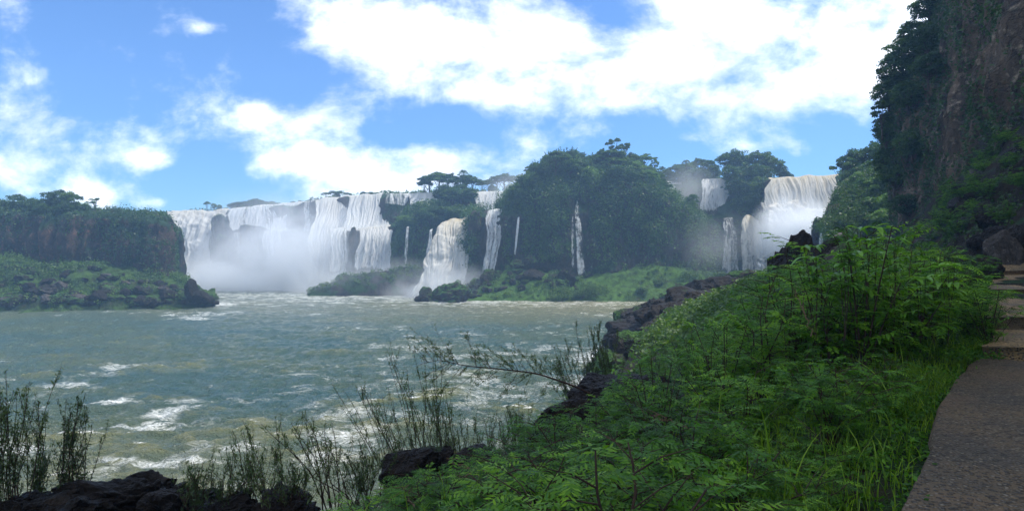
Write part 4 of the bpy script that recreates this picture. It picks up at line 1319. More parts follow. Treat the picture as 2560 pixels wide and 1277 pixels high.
# right-hand crest trees and ledge greenery
pt, nm, v = L_rw.pick(3600, lambda p, px, py, v: np.where(px > 1912, ((px > 2098) | ((py > 545) & (px > 2060))) * .9, ((px < 1752) & (px > 1706) | (px > 1836) | (v > .68) | ((v > .30) & (v < .48))) * .85))
foliage_on(pt, nm, 'right_escarpment_foliage', M_leaf_cliff, (.5, 1.5), 30, (.2, .42), .5, kind='stuff', label='creepers and bushes on the rock wall between the right falls', category='foliage')
for i, (px, b, t_, Y, k, wd) in enumerate(((1668, 462, 424, 222, 'dense', 1.4), (1684, 462, 414, 222, 'round', 1.2), (1702, 462, 412, 223, 'umbrella', .9), (1722, 462, 408, 221, 'round', 1.0), (1745, 460, 400, 222, 'umbrella', .9), (1768, 458, 402, 220, 'round', .95), (1785, 458, 410, 219, 'dense', 1.0), (1735, 460, 420, 216, 'dense', 1.5), (1760, 458, 425, 215, 'dense', 1.3), (1715, 461, 428, 216, 'dense', 1.4), (1695, 462, 432, 216, 'dense', 1.3))):
    tree_at(k, px, b, t_, Y, 'misty green tree in the grove above the two small right curtains', 'misty grove above the small right curtains', wd)
tree_at('palm', 1714, 460, 394, 217, 'palm rising from the misty grove above the small right curtains', None, 1.1, cat='palm')
tree_at('open', 1655, 462, 418, 225, 'spindly pale tree at the left end of the misty grove', None, .8, True)
for i, (px, b, t_, Y, k, wd) in enumerate(((1815, 458, 388, 210, 'umbrella', .75), (1836, 458, 373, 211, 'round', .8), (1852, 458, 392, 210, 'umbrella', .9), (1872, 458, 390, 208, 'round', .9), (1893, 456, 384, 208, 'umbrella', .95), (1915, 452, 383, 206, 'round', .95), (1935, 452, 393, 204, 'round', .95), (1952, 450, 410, 203, 'dense', 1.0), (1968, 448, 428, 202, 'dense', 1.1), (1980, 446, 436, 202, 'dense', 1.0),
                                           (1826, 462, 412, 204, 'dense', 1.2), (1850, 470, 416, 203, 'dense', 1.3), (1880, 470, 410, 202, 'dense', 1.3), (1905, 470, 412, 200, 'dense', 1.3), (1845, 500, 440, 202, 'dense', 1.4), (1875, 505, 445, 200, 'dense', 1.4), (1900, 500, 440, 196, 'dense', 1.2), (1890, 530, 470, 197, 'dense', 1.3), (1860, 540, 480, 200, 'dense', 1.3))):
    tree_at(k, px, b, t_, Y, 'dark green tree in the dense dome-shaped wood left of the widest right fall', 'dome-shaped wood left of the widest right fall', wd)
# right hillside
pt, nm, v = L_rh.pick(3600, lambda p, px, py, v: (v > .05) * .95)
foliage_on(pt, nm, 'hillside_foliage', M_leaf_talus, (.5, 1.5), 36, (.13, .30), .3, kind='stuff', label='bushes covering the steep hillside right of the cascade', category='foliage')
for i, (px, b, t_, Y, k, wd, lt) in enumerate(((2100, 500, 395, 152, 'umbrella', .8, 0), (2122, 470, 372, 154, 'round', .8, 0), (2145, 460, 378, 153, 'umbrella', .75, 0), (2172, 450, 360, 148, 'umbrella', .7, 0), (2195, 450, 352, 146, 'round', .8, 0), (2110, 500, 425, 148, 'dense', .9, 0), (2140, 480, 410, 146, 'dense', 1.0, 0), (2165, 480, 400, 142, 'dense', 1.0, 0), (2195, 470, 395, 140, 'dense', 1.1, 0),
                                               (2130, 500, 430, 138, 'round', .9, 1), (2155, 520, 440, 134, 'dense', 1.0, 1), (2185, 530, 440, 132, 'round', 1.0, 1), (2160, 560, 490, 128, 'dense', 1.1, 1), (2200, 550, 480, 126, 'dense', 1.1, 1), (2120, 560, 500, 132, 'dense', 1.1, 0), (2140, 590, 530, 126, 'dense', 1.2, 0), (2190, 590, 520, 122, 'dense', 1.2, 1), (2210, 500, 420, 130, 'round', 1.0, 0))):
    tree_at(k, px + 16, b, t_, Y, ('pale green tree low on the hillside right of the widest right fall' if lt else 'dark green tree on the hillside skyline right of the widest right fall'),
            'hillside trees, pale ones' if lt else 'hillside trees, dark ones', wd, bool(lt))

# near cliff greenery
def m_nc(pt, px, py, v):
    n_ = sstep(fbm(pt * np.array([.08, .08, .05]), 3, 81), -.25, .12)
    left = 1 - sstep(px, 2330, 2420)
    bare = np.exp(-(((px - 2385) / 45) ** 2 + ((py - 320) / 110) ** 2) * 1.2) + np.exp(-(((px - 2500) / 75) ** 2 + ((py - 170) / 95) ** 2) * 1.2) + .8 * np.exp(-(((px - 2270) / 60) ** 2 + ((py - 500) / 60) ** 2))
    return np.clip(np.maximum(n_ * .8, left) - bare * 1.1, .015, 1) * (px < 2720) * (px > 1900) * (py > -120)


pt, nm, v = L_nc.pick(60000, m_nc)
foliage_on(pt, nm, 'near_cliff_foliage', M_leaf_cliff, (.4, 1.8), 32, (.11, .26), .7, kind='stuff', label='creepers and bushes hanging down the tall near cliff', category='foliage')
for i, (px, py, Y, hg, k, wd) in enumerate(((2325, 60, 97, 6.5, 'round', 1.1), (2285, 120, 96, 6, 'dense', 1.1), (2258, 175, 96, 6.5, 'round', 1.0), (2238, 215, 95, 6.5, 'dense', 1.1), (2222, 265, 95, 6, 'dense', 1.1), (2216, 350, 95, 5.5, 'dense', 1.0),
                                             (2345, 20, 96, 6, 'dense', 1.1), (2222, 430, 95, 5.5, 'dense', 1.2), (2235, 470, 92, 5, 'round', 1.2), (2320, 120, 88, 5, 'dense', 1.2), (2270, 260, 88, 5, 'dense', 1.2), (2280, 380, 86, 5, 'dense', 1.2), (2320, 200, 82, 5, 'round', 1.2), (2262, 540, 88, 4.5, 'round', 1.2))):
    tree(k, P(px, py, Y) - np.array([0, 0, 1.5]), hg, 'small dark tree clinging to the left edge of the tall near cliff', 'trees clinging to the near cliff', wide=wd)
tree('open', P(2214, 320, 93) - np.array([0.5, 0, 2]), 6.0, 'scraggy thin tree leaning out from the near cliff against the sky', wide=.7)

# ------------------------------------------------------------------ near plants
def compound(mb, base, d, L, pairs, droop, a, lw=.30, ll=.34):
    """feather-shaped leaves: base (n,3), direction d (n,3), length L (n,)"""
    n = len(base)
    zz = np.array([0, 0, 1.])
    side = unit(np.cross(d, zz) + 1e-4)
    us = (np.arange(pairs) + .8) / (pairs + .2)
    for u in us:
        p = base + d * (L * u)[:, None] - zz * (droop * L * u * u)[:, None]
        dd = unit(d - zz * (2 * droop * u)[:, None] if np.ndim(droop) else d - zz * (2 * droop * u))
        l = L * ll * (1 - .55 * abs(u - .45)) * .5
        for s in (-1, 1):
            al = unit(side * s * .85 + dd * .55 - zz * .22 + rng.normal(size=(n, 3)) * .10)
            N = unit(np.cross(dd, side) * 1.0 + rng.normal(size=(n, 3)) * .25)
            mb.leaves(p + al * l[:, None], l, nrm=N, wid=lw, along=al, a=np.clip(a + rng.normal(size=n) * .06, 0, 1), bias=.95)
    p = base + d * L[:, None] - zz * (droop * L)[:, None]
    mb.leaves(p, L * .12, nrm=np.broadcast_to(zz, (n, 3)), wid=lw, along=d, a=a, bias=.9)


def broad_leaf(mb, base, d, L, W, a, droop=.5, n=7):
    d = unit(d)
    zz = np.array([0, 0, 1.])
    sd = unit(np.cross(d, zz) + 1e-5)
    rows_ = []
    for k in range(n):
        u_ = k / (n - 1)
        c = base + d * L * u_ - zz * droop * L * u_ ** 2
        w_ = W * math.sin(math.pi * min(u_ * .92 + .06, 1)) ** .8 * (1 - .35 * u_)
        rows_.append([c - sd * w_ + zz * w_ * .35, c, c + sd * w_ + zz * w_ * .35])
    G = np.array(rows_).reshape(-1, 3)
    mb.add(G, grid_quads(n, 3), a)


def shrub_meshes(seed, nst=11, hgt=1.6, spread=.75, nleaf=15, leafL=.24, pairs=7):
    global rng
    keep = rng
    rng = np.random.default_rng(seed)
    st, lf = MB(), MB()
    for k in range(nst):
        az = k * 2.4 + rng.uniform(-.3, .3)
        out = spread * math.sqrt((k + .6) / nst) * rng.uniform(.75, 1.15)
        hh = hgt * rng.uniform(.62, 1.0) * (1 - .25 * out / spread)
        u = np.linspace(0, 1, 8)
        wob = rng.normal(size=2) * .05
        pts = np.stack([math.cos(az) * out * u ** 1.4 + wob[0] * np.sin(u * 7), math.sin(az) * out * u ** 1.4 + wob[1] * np.sin(u * 6), hh * u], 1)
        st.tube(pts, .012 * (1 - .75 * u) + .0015, 5)
        base_a = rng.uniform(.15, .7)
        for j in range(5):
            q = rng.uniform(.35, .98)
            b = np.array([np.interp(q, u, pts[:, i]) for i in range(3)])
            a2 = az + rng.uniform(-1.9, 1.9)
            Lb = rng.uniform(.18, .42)
            e = b + np.array([math.cos(a2), math.sin(a2), rng.uniform(.1, .6)]) * Lb
            st.tube([b, (b + e) / 2 + [0, 0, .02], e], [.005, .004, .002], 4)
            m = nleaf // 3
            t_ = rng.uniform(.25, 1, m)[:, None]
            bb = b * (1 - t_) + e * t_
            aa = a2 + rng.uniform(-1.3, 1.3, m)
            d = unit(np.stack([np.cos(aa), np.sin(aa), rng.uniform(-.1, .65, m)], 1))
            compound(lf, bb, d, rng.uniform(.7, 1.2, m) * leafL, pairs, .32, np.clip(base_a + rng.uniform(-.25, .4, m), 0, 1))
        q = rng.uniform(.3, 1, nleaf)
        bb = np.stack([np.interp(q, u, pts[:, i]) for i in range(3)], 1)
        aa = az + rng.uniform(-2.4, 2.4, nleaf)
        d = unit(np.stack([np.cos(aa), np.sin(aa), rng.uniform(-.05, .7, nleaf)], 1))
        compound(lf, bb, d, rng.uniform(.7, 1.2, nleaf) * leafL, pairs, .32, np.clip(base_a + rng.uniform(-.25, .35, nleaf), 0, 1))
    r = (st.mesh('shrub_stems', M_twig, True), lf.mesh('shrub_leaves', M_leaf_shrub))
    rng = keep
    return r


SHRUBS = [shrub_meshes(200 + i) for i in range(5)]


def oval_meshes(seed):
    global rng
    keep = rng
    rng = np.random.default_rng(seed)
    st, lf = MB(), MB()
    for k in range(9):
        az = k * 2.4 + rng.uniform(-.3, .3)
        out = .6 * math.sqrt((k + .6) / 9)
        u = np.linspace(0, 1, 7)
        hh = rng.uniform(1.0, 1.65)
        pts = np.stack([math.cos(az) * out * u ** 1.3, math.sin(az) * out * u ** 1.3, hh * u], 1)
        st.tube(pts, .010 * (1 - .7 * u) + .0015, 5)
        a0 = rng.uniform(.3, .8)
        for j in range(6):
            q = rng.uniform(.3, 1)
            b = np.array([np.interp(q, u, pts[:, i]) for i in range(3)])
            a2 = rng.random() * 6.28
            e = b + np.array([math.cos(a2), math.sin(a2), rng.uniform(.2, .9)]) * rng.uniform(.12, .34)
            st.tube([b, (b + e) / 2, e], [.004, .003, .002], 4)
            for t_ in np.linspace(.2, 1, 7):
                for sg in (-1, 1):
                    d_ = np.array([math.cos(a2 + sg * 1.1), math.sin(a2 + sg * 1.1), rng.uniform(-.1, .6)])
                    broad_leaf(lf, b * (1 - t_) + e * t_, d_, rng.uniform(.06, .12), rng.uniform(.016, .028), np.clip(a0 + rng.normal() * .15, 0, 1), rng.uniform(.2, .6), 4)
    r = (st.mesh('oval_stems', M_twig, True), lf.mesh('oval_leaves', M_leaf_shrub, True))
    rng = keep
    return r


OVAL = [oval_meshes(300 + i) for i in range(3)]
SPIRE = [shrub_meshes(230 + i, 6, 2.0, .45, 12, .22, 7) for i in range(2)]
LOWS = [shrub_meshes(260 + i, 12, .8, .7, 14, .20, 6) for i in range(3)]


def shrub(x, y, hgt, label, group, pool=None, base=1.6, z=None, name='feathery_shrub'):
    st, lf = random.choice(pool or SHRUBS)
    s = hgt / base
    if z is None:
        z = float(ground_z([[x, y]])[0]) - .08
    wide = max(s, .55)
    t_ = thing(name, label, 'shrub', (x, y, z), random.uniform(0, 6.28), (wide, wide, s), group)
    link('stem', st, t_)
    link('foliage', lf, t_)


TS = np.array([(700, 1330), (860, 1275), (1000, 1190), (1150, 1135), (1300, 1120), (1390, 1040), (1470, 975), (1540, 935), (1620, 890), (1700, 850), (1800, 790), (1860, 748), (1920, 700), (1990, 628), (2080, 578), (2170, 552), (2300, 590), (2400, 640), (2460, 700), (2480, 720)], float)
def zone_group(lb):
    sp_ = 'oval-leaved' if 'oval' in lb else 'feathery'
    wh = ('low left end' if 'left end' in lb else 'right side' if 'right side' in lb else 'beyond the thicket' if 'distant' in lb else 'front' if 'front' in lb else 'middle' if 'middle' in lb else 'back')
    return sp_ + ' shrubs of the thicket, ' + wh


def zone_label(px, y):
    a = 'small feathery shrub' if y < 5.5 else 'feathery green shrub'
    if px < 1300:
        return a + ' at the low left end of the thicket, near the thin stems'
    if px > 2250 and y < 13:
        return a + ' at the right side of the thicket, close to the steps'
    if y > 16:
        return 'distant feathery shrub on the bank beyond the thicket, towards the waterline rocks'
    if y < 5.5:
        return a + ' in the front of the thicket at the bottom of the view'
    if y < 9:
        return a + ' in the middle of the thicket between path and river'
    return a + ' at the back of the thicket, under its skyline'


cand = rng.random((9000, 2)) * np.array([26, 36]) + np.array([-3.5, 2.4])
placed = []
GL = 'feathery green shrub in the dense thicket between path and river'
cz = ground_z(cand)
cdp = dist_path(cand)
order = np.argsort(cand[:, 1])
for i in order:
    x, y = cand[i]
    if y > 11 and x > 7.9 + (y - 10) * .62:
        continue
    if cdp[i] < .60 and y < 10.5:
        continue
    px = 1280 + x / y * F
    if px > 2500 or px < 820 or cz[i] < 4:
        continue
    sp = (.50 + .04 * y) if y < 9 else (.62 + .05 * y)
    if any((x - a) ** 2 + (y - b) ** 2 < sp * sp for a, b in placed):
        continue
    sil = np.interp(px, TS[:, 0], TS[:, 1])
    zs = H - (sil - YH) / F * y
    hmax = 1.35 if y < 5.5 else (2.0 if y < 8 else 2.8)
    edge_ = min(1, .40 + max(0, cdp[i] - .5) * .6) if y < 12 else 1
    h = min(hmax * edge_ * rng.uniform(.5, 1.12), zs - cz[i])
    if h < .30:
        continue
    placed.append((x, y))
    if len(placed) > 290:
        break
    GL = zone_label(px, y)
    if h < .85:
        shrub(x, y, h, GL, zone_group(GL), LOWS, .8, cz[i] - .05)
    elif rng.random() < .34:
        GL = GL.replace('feathery green', 'oval-leaved green').replace('feathery', 'oval-leaved')
        shrub(x, y, h, GL, zone_group(GL), OVAL, 1.6, cz[i] - .08, 'leafy_shrub')
    else:
        shrub(x, y, h, GL, zone_group(GL), SHRUBS, 1.6, cz[i] - .08)
print('thicket shrubs', len(placed), 'max y', max(p[1] for p in placed))
for px, py, Y, lb in ((1990, 590, 9.5, 'tall sprig reaching up against the cascade, left of the hut'), (2058, 565, 9.0, 'tall upright sprig standing before the mossy rock knob'), (2175, 548, 10.0, 'highest bright leafy shoot crowning the thicket'),
                      (1905, 650, 8.5, 'slender shrub arching left over the mist at the thicket edge'), (2270, 590, 10, 'upright shrub shoots at the back of the thicket below the near cliff'), (2330, 600, 10.5, 'shrub shoots at the back right of the thicket')):
    t_ = P(px, py, Y)
    z = float(ground_z([[t_[0], Y]])[0])
    shrub(t_[0], Y, t_[2] - z, lb, None, SPIRE, 2.0, z)

# undergrowth filling the thicket floor
u = rng.random((7000, 2)) * np.array([24, 33]) + np.array([-3.0, 2.6])
uz = ground_z(u)
ud = dist_path(u)
ok = ((ud > .55) | (u[:, 1] > 10.6)) & (uz > 3) & ~((u[:, 1] > 10.6) & (u[:, 0] > 8.2 + (u[:, 1] - 10) * .66)) & (1280 + u[:, 0] / u[:, 1] * F > 900)
u, uz = u[ok][:2600], uz[ok][:2600]
mbu = MB()
R_ = rng.uniform(.12, .34, len(u))
n_ = 9
d = unit(rng.normal(size=(len(u), n_, 3)))
d[..., 2] = abs(d[..., 2]) * .6 + .12
d = unit(d)
bb = np.concatenate([u, uz[:, None]], 1)[:, None] + np.zeros_like(d)
bb[..., :2] += rng.normal(size=bb[..., :2].shape) * .12
compound(mbu, bb.reshape(-1, 3), d.reshape(-1, 3), np.repeat(R_, n_) * 1.2, 6, .35, np.repeat(rng.uniform(.05, .5, len(u)), n_))
link('undergrowth', mbu.mesh('undergrowth', M_leaf_far), kind='stuff', label='low leafy undergrowth filling the thicket floor', category='undergrowth')  # darker leaf colour stands in for shade in the gaps between shrubs


# grass
def blades(mb, base, hgt, wid, lean, a, seg=4):
    n = len(base)
    az = rng.random(n) * 6.28
    dirh = np.stack([np.cos(az), np.sin(az), 0 * az], 1)
    perp = np.stack([-np.sin(az), np.cos(az), 0 * az], 1)
    tw = rng.normal(size=n) * .6
    wv = perp * np.cos(tw)[:, None] + dirh * np.sin(tw)[:, None]
    V = []
    for k in range(seg + 1):
        u_ = k / seg
        c = base + np.array([0, 0, 1.]) * (hgt * (u_ - .28 * lean * u_ ** 3))[:, None] + dirh * (hgt * lean * u_ ** 2.2 * .8)[:, None]
        w_ = (wid * (1 - u_ ** 2.0) + .0006)[:, None] * wv
        V += [c - w_, c + w_]
    V = np.stack(V, 1)                                   # n, 2(seg+1), 3
    q = np.array([[2 * k, 2 * k + 1, 2 * k + 3, 2 * k + 2] for k in range(seg)])
    Q = (np.arange(n)[:, None, None] * (2 * seg + 2) + q[None]).reshape(-1, 4)
    mb.add(V.reshape(-1, 3), Q, np.repeat(a, 2 * seg + 2))


def grass_patch():
    g = rng.random((110000, 2)) * np.array([13, 11]) + np.array([-1.0, 1.9])
    gd = dist_path(g)
    clump = sstep(fbm(np.concatenate([g * 1.6, np.zeros((len(g), 1))], 1), 3, 71), -.25, .25)
    pr_ = np.where(gd < .02, 0, np.exp(-np.maximum(gd - .3, 0) / .8)) * (.25 + .75 * clump)
    ok = (rng.random(len(g)) < pr_) & (g[:, 1] < 10.5)
    g, gd = g[ok][:20000], gd[ok][:20000]
    z = ground_z(g)
    hg = rng.uniform(.16, .5, len(g)) * (.45 + .65 * np.clip(gd / .8, 0, 1))
    mb = MB()
    blades(mb, np.concatenate([g, z[:, None] - .02], 1), hg, rng.uniform(.0025, .006, len(g)), rng.uniform(.1, .9, len(g)), np.clip(rng.random(len(g)) ** 1.3, 0, 1))
    # the long broad blades
    k = rng.random((260, 2)) * np.array([7, 6]) + np.array([1.2, 4.2])
    kd = dist_path(k)
    k = k[(kd > .4) & (kd < 3.2)]
    kz = ground_z(k)
    blades(mb, np.concatenate([k, kz[:, None]], 1), rng.uniform(.45, .9, len(k)), rng.uniform(.004, .008, len(k)), rng.uniform(.2, 1.1, len(k)), rng.uniform(.4, 1, len(k)), 6)
    link('grass', mb.mesh('grass', M_grass), kind='stuff', label='long green grass along the edge of the path', category='grass')


grass_patch()


def verge():
    """small leafy weeds right at the path and step edges"""
    g = rng.random((34000, 2)) * np.array([20, 26]) + np.array([1.0, 2.5])
    gd = dist_path(g)
    near_ = (gd > -.08) & (gd < .7) & (g[:, 1] < 10)
    xs = np.interp(g[:, 1], [9.4, 12, 18, 23, 28], [7.5, 9.4, 14.1, 18.0, 22.0])
    st_ = (g[:, 1] > 9.4) & (g[:, 1] < 28) & (g[:, 0] < xs + .05) & (g[:, 0] > xs - 1.4)
    g = g[near_ | st_][:5200]
    z = ground_z(g)
    z = np.where(g[:, 1] > 9.4, np.maximum(z, 11.4), z)
    n = 14
    R = rng.uniform(.06, .22, len(g))
    d_ = unit(rng.normal(size=(len(g), n, 3)))
    d_[..., 2] = abs(d_[..., 2])
    c = np.concatenate([g, z[:, None]], 1)[:, None] + d_ * (R[:, None] * rng.uniform(.3, 1.1, (len(g), n)))[..., None]
    mb = MB()
    mb.leaves(c.reshape(-1, 3), rng.uniform(.014, .034, len(g) * n), nrm=unit(d_.reshape(-1, 3) + np.array([0, 0, .6])), wid=.5, bias=.6, a=np.clip(np.repeat(rng.random(len(g)) * .6 + .3, n) + rng.normal(size=len(g) * n) * .1, 0, 1))
    link('verge_weeds', mb.mesh('verge_weeds', M_leaf_shrub), kind='stuff', label='small leafy weeds along the path edge', category='weeds')


verge()


# reedy, thin-leaved shrubs on the left and in the middle
def reed_meshes(seed, nst, hgt, spread, dens, lean=0.0):
    global rng
    keep = rng
    rng = np.random.default_rng(seed)
    st, lf = MB(), MB()
    for k in range(nst):
        az = rng.random() * 6.28
        out = spread * rng.random() ** .7
        hh = hgt * rng.uniform(.5, 1.0)
        u_ = np.linspace(0, 1, 9)
        b0 = rng.normal(size=2) * spread * .22
        wob = rng.normal(size=2) * .03
        pts = np.stack([b0[0] + math.cos(az) * out * u_ ** 1.3 + lean * hh * u_ ** 1.6 + wob[0] * np.sin(u_ * 9), b0[1] + math.sin(az) * out * u_ ** 1.3 + wob[1] * np.sin(u_ * 8), hh * u_], 1)
        st.tube(pts, .006 * (1 - .8 * u_) + .0012, 4)
        a0 = rng.uniform(.1, .8)
        for j in range(rng.integers(2, 6)):
            q = rng.uniform(.3, .92)
            b = np.array([np.interp(q, u_, pts[:, i]) for i in range(3)])
            a2 = rng.random() * 6.28
            e = b + np.array([math.cos(a2) * .35 + lean * .4, math.sin(a2) * .35, 1.0]) * rng.uniform(.12, .34)
            st.tube([b, (b + e) / 2 + np.array([math.cos(a2), math.sin(a2), 0]) * .02, e], [.003, .0024, .0012], 4)
            m = int(dens * .45)
            t_ = rng.uniform(.1, 1, m)[:, None]
            lf.leaves(b * (1 - t_) + e * t_ + rng.normal(size=(m, 3)) * .012, rng.uniform(.012, .03, m), wid=.22, along=unit(rng.normal(size=(m, 3)) * .7 + np.array([0, 0, .8])), a=np.clip(a0 + rng.normal(size=m) * .12, 0, 1))
        m = dens
        q = rng.uniform(.25, 1, m) ** .7
        c = np.stack([np.interp(q, u_, pts[:, i]) for i in range(3)], 1) + rng.normal(size=(m, 3)) * .015
        lf.leaves(c, rng.uniform(.012, .032, m), wid=.22, along=unit(rng.normal(size=(m, 3)) * .7 + np.array([0, 0, .8])), a=np.clip(a0 + rng.normal(size=m) * .12, 0, 1))
    r = (st.mesh('reed_stems', M_twig, True), lf.mesh('reed_leaves', M_leaf_reed))
    rng = keep
    return r


def reed(px, pyb, pyt, Y, seed, nst, spread, dens, label, lean=0.0, name='willowy_shrub'):
    b, t_ = P(px, pyb, Y), P(px, pyt, Y)
    g = float(ground_z([[b[0], Y]])[0])
    b[2] = min(b[2], g + .05) if g > b[2] - 1.5 else b[2]
    st, lf = reed_meshes(seed, nst, t_[2] - b[2], spread, dens, lean)
    o = thing(name, label, 'shrub', tuple(b))
    link('stem', st, o)
    link('foliage', lf, o)


reed(15, 1262, 905, 6.2, 1, 20, .34, 60, 'dense willowy shrub at the far left edge of the view')
reed(-60, 1262, 960, 6.2, 2, 14, .35, 55, 'willowy shrub cut off by the left edge of the view')
reed(98, 1250, 958, 6.6, 3, 11, .18, 60, 'narrow willowy shrub second from the left edge')
reed(150, 1250, 985, 6.4, 4, 12, .26, 60, 'bushy willowy shrub third from the left edge')
reed(205, 1250, 1000, 6.6, 5, 8, .20, 50, 'sparse thin-stemmed willowy shrub rightmost of the left group')
reed(480, 1262, 1170, 6.2, 6, 12, .25, 30, 'very low wispy shrub right of the lava rock')
reed(570, 1268, 1140, 6.4, 7, 13, .35, 36, 'low wispy shrub at the bottom, left of the tall bare twigs')
reed(650, 1270, 1060, 6.6, 8, 14, .42, 40, 'tall bare-twigged wispy shrub at the bottom left of centre', -.15)
reed(730, 1270, 1150, 6.2, 9, 14, .40, 36, 'bushy low wispy shrub right of the bare-twigged one')
reed(820, 1270, 1035, 6.8, 10, 12, .45, 34, 'leaning bare-stemmed wispy shrub before the white foam', -.35)
reed(900, 1270, 1110, 7.2, 11, 18, .45, 38, 'thick clump of wispy stems left of the feathery thicket', -.15)
reed(1030, 1190, 935, 9.0, 12, 22, .50, 50, 'fan of dark thin stems leaning left over the river', -.25)
reed(1090, 1170, 850, 9.6, 13, 22, .55, 55, 'tallest fan of dark thin stems over the river, centre', -.12)
reed(1130, 1150, 930, 9.4, 14, 22, .40, 55, 'upright clump of thin stems right of the tallest fan', -.10)
reed(1170, 1140, 1020, 9.8, 15, 16, .40, 40, 'short clump of thin stems in the centre foreground')
reed(1300, 1130, 1005, 10.5, 16, 20, .35, 60, 'small bushy clump of thin stems left of the dark square rock')
reed(1240, 1130, 1000, 10.2, 17, 14, .35, 40, 'sparse clump of thin stems between the fans and the dark square rock')
reed(1480, 960, 790, 13.0, 18, 18, .45, 90, 'tall airy shrub with yellowish tips beside the arching branch', -.12)
reed(1530, 960, 800, 13.5, 19, 14, .40, 80, 'airy shrub with feathery tips right of the yellowish one', -.05)
reed(1440, 980, 860, 12.5, 20, 14, .40, 70, 'airy low shrub at the root of the arching branch', -.3)


# arching branch over the water
def arch():
    st, lf = MB(), MB()
    Y = 10.5
    ctrl = np.array([P(1475, 985, Y), P(1440, 968, Y - .05), P(1395, 952, Y - .1), P(1340, 935, Y - .15), P(1280, 927, Y - .2), P(1225, 921, Y - .2), P(1170, 916, Y - .25), P(1130, 908, Y - .2), P(1095, 902, Y - .1), P(1050, 912, Y - .1)])
    o0 = ctrl[0].copy()
    c = resample(ctrl - o0, 40, 0)
    st.tube(c, np.linspace(.020, .004, 40), 6)
    for k in range(46):
        q = rng.uniform(.12, 1.0)
        b = c[int(q * 39)]
        up = rng.random() < .62
        dr = unit(np.array([-.7 * rng.uniform(.2, 1), rng.normal() * .45, (rng.uniform(.3, 1.1) if up else -rng.uniform(.1, .7))]))
        L = rng.uniform(.18, .55)
        uu = np.linspace(0, 1, 6)[:, None]
        tw = b + dr * L * uu + np.array([-.10, 0, -.08 if not up else .05]) * uu ** 2
        st.tube(tw, np.linspace(.005, .0015, 6), 4)
        for j in range(5):
            bb_ = tw[rng.integers(1, 6)]
            d2 = unit(dr + rng.normal(size=3) * .55)
            e = bb_ + d2 * rng.uniform(.08, .22)
            st.tube([bb_, (bb_ + e) / 2, e], [.0022, .0018, .001], 4)
            m = 16
            t_ = rng.uniform(.1, 1.1, m)[:, None]
            lf.leaves(bb_ * (1 - t_) + e * t_ + rng.normal(size=(m, 3)) * .014, rng.uniform(.012, .028, m), wid=.26, a=rng.uniform(.3, .95, m))
    o = thing('arching_branch', 'long bare branch arching left over the river from the thicket, with small leaves', 'branch', tuple(o0))
    link('stem', st.mesh('branch_stem', M_twig, True), o)
    link('foliage', lf.mesh('branch_leaves', M_leaf_reed), o)


arch()


# broad-leaved plants
def broad(px, py, Y, nst, hgt, L, label, mat=M_leaf_broad, seed=0, whorl=5):
    global rng
    keep = rng
    rng = np.random.default_rng(seed + 500)
    st, lf = MB(), MB()
    t_ = P(px, py, Y)
    g = float(ground_z([[t_[0], Y]])[0])
    for k in range(nst):
        az = rng.random() * 6.28
        out = rng.uniform(.02, .28) * (k > 0)
        hh = hgt * (1 if k == 0 else rng.uniform(.6, .95))
        tip = np.array([math.cos(az) * out, math.sin(az) * out, 0])
        base = np.array([tip[0] * .2, tip[1] * .2, -hh])
        st.tube([base, (base + tip) / 2 + [0.02, 0, 0], tip], [.006, .005, .003], 5)
        for j in range(whorl * 2):
            z = -(j // 3) * .09 * (hgt / .8)
            a = j * 2.4 + rng.uniform(-.4, .4)
            d_ = np.array([math.cos(a), math.sin(a), rng.uniform(.1, .7)])
            broad_leaf(lf, tip + np.array([0, 0, z]), d_, L * rng.uniform(.65, 1.15), L * .22, np.clip(rng.uniform(.35, .95), 0, 1), rng.uniform(.3, .75))
    rng = keep
    o = thing('broad_leaved_plant', label, 'plant', tuple(t_))
    link('stem', st.mesh('plant_stem', M_twig, True), o)
    link('leaves', lf.mesh('plant_leaves', mat, True), o)


broad(1500, 1195, 4.6, 2, .8, .20, 'light green plant with big pointed leaves at the bottom centre', seed=1)
broad(1580, 1245, 4.3, 2, .7, .17, 'light green broad-leaved plant at the bottom edge, right of centre', seed=2)
broad(1440, 1262, 4.4, 2, .6, .16, 'half-cut broad-leaved plant at the bottom edge, left of the big pointed one', seed=3)
broad(1735, 1215, 4.2, 1, .6, .15, 'pale broad-leaved sprout among the grass at the bottom', seed=4)
broad(2185, 572, 9.0, 4, 1.6, .24, 'bright yellow-green leafy shoots topping the thicket', seed=5, whorl=8)
broad(2235, 600, 9.0, 3, 1.4, .22, 'yellow-green leafy shoots right of the thicket summit', seed=6, whorl=7)
broad(2040, 620, 8.6, 3, 1.3, .20, 'sprig of oval bright leaves left of the thicket summit', seed=7, whorl=6)
broad(2110, 640, 8.4, 3, 1.2, .22, 'broad bright leaves in the upper thicket below the hut', seed=8, whorl=6)
broad(2370, 668, 9.5, 3, 1.2, .24, 'large drooping leaves at the top right of the thicket', seed=9, whorl=6)
broad(2300, 700, 9.2, 3, 1.1, .22, 'large leaves in the right part of the thicket', seed=10, whorl=6)
broad(1210, 1250, 5.0, 2, .6, .12, 'small oval-leaved plant at the bottom left of the thicket', seed=12)

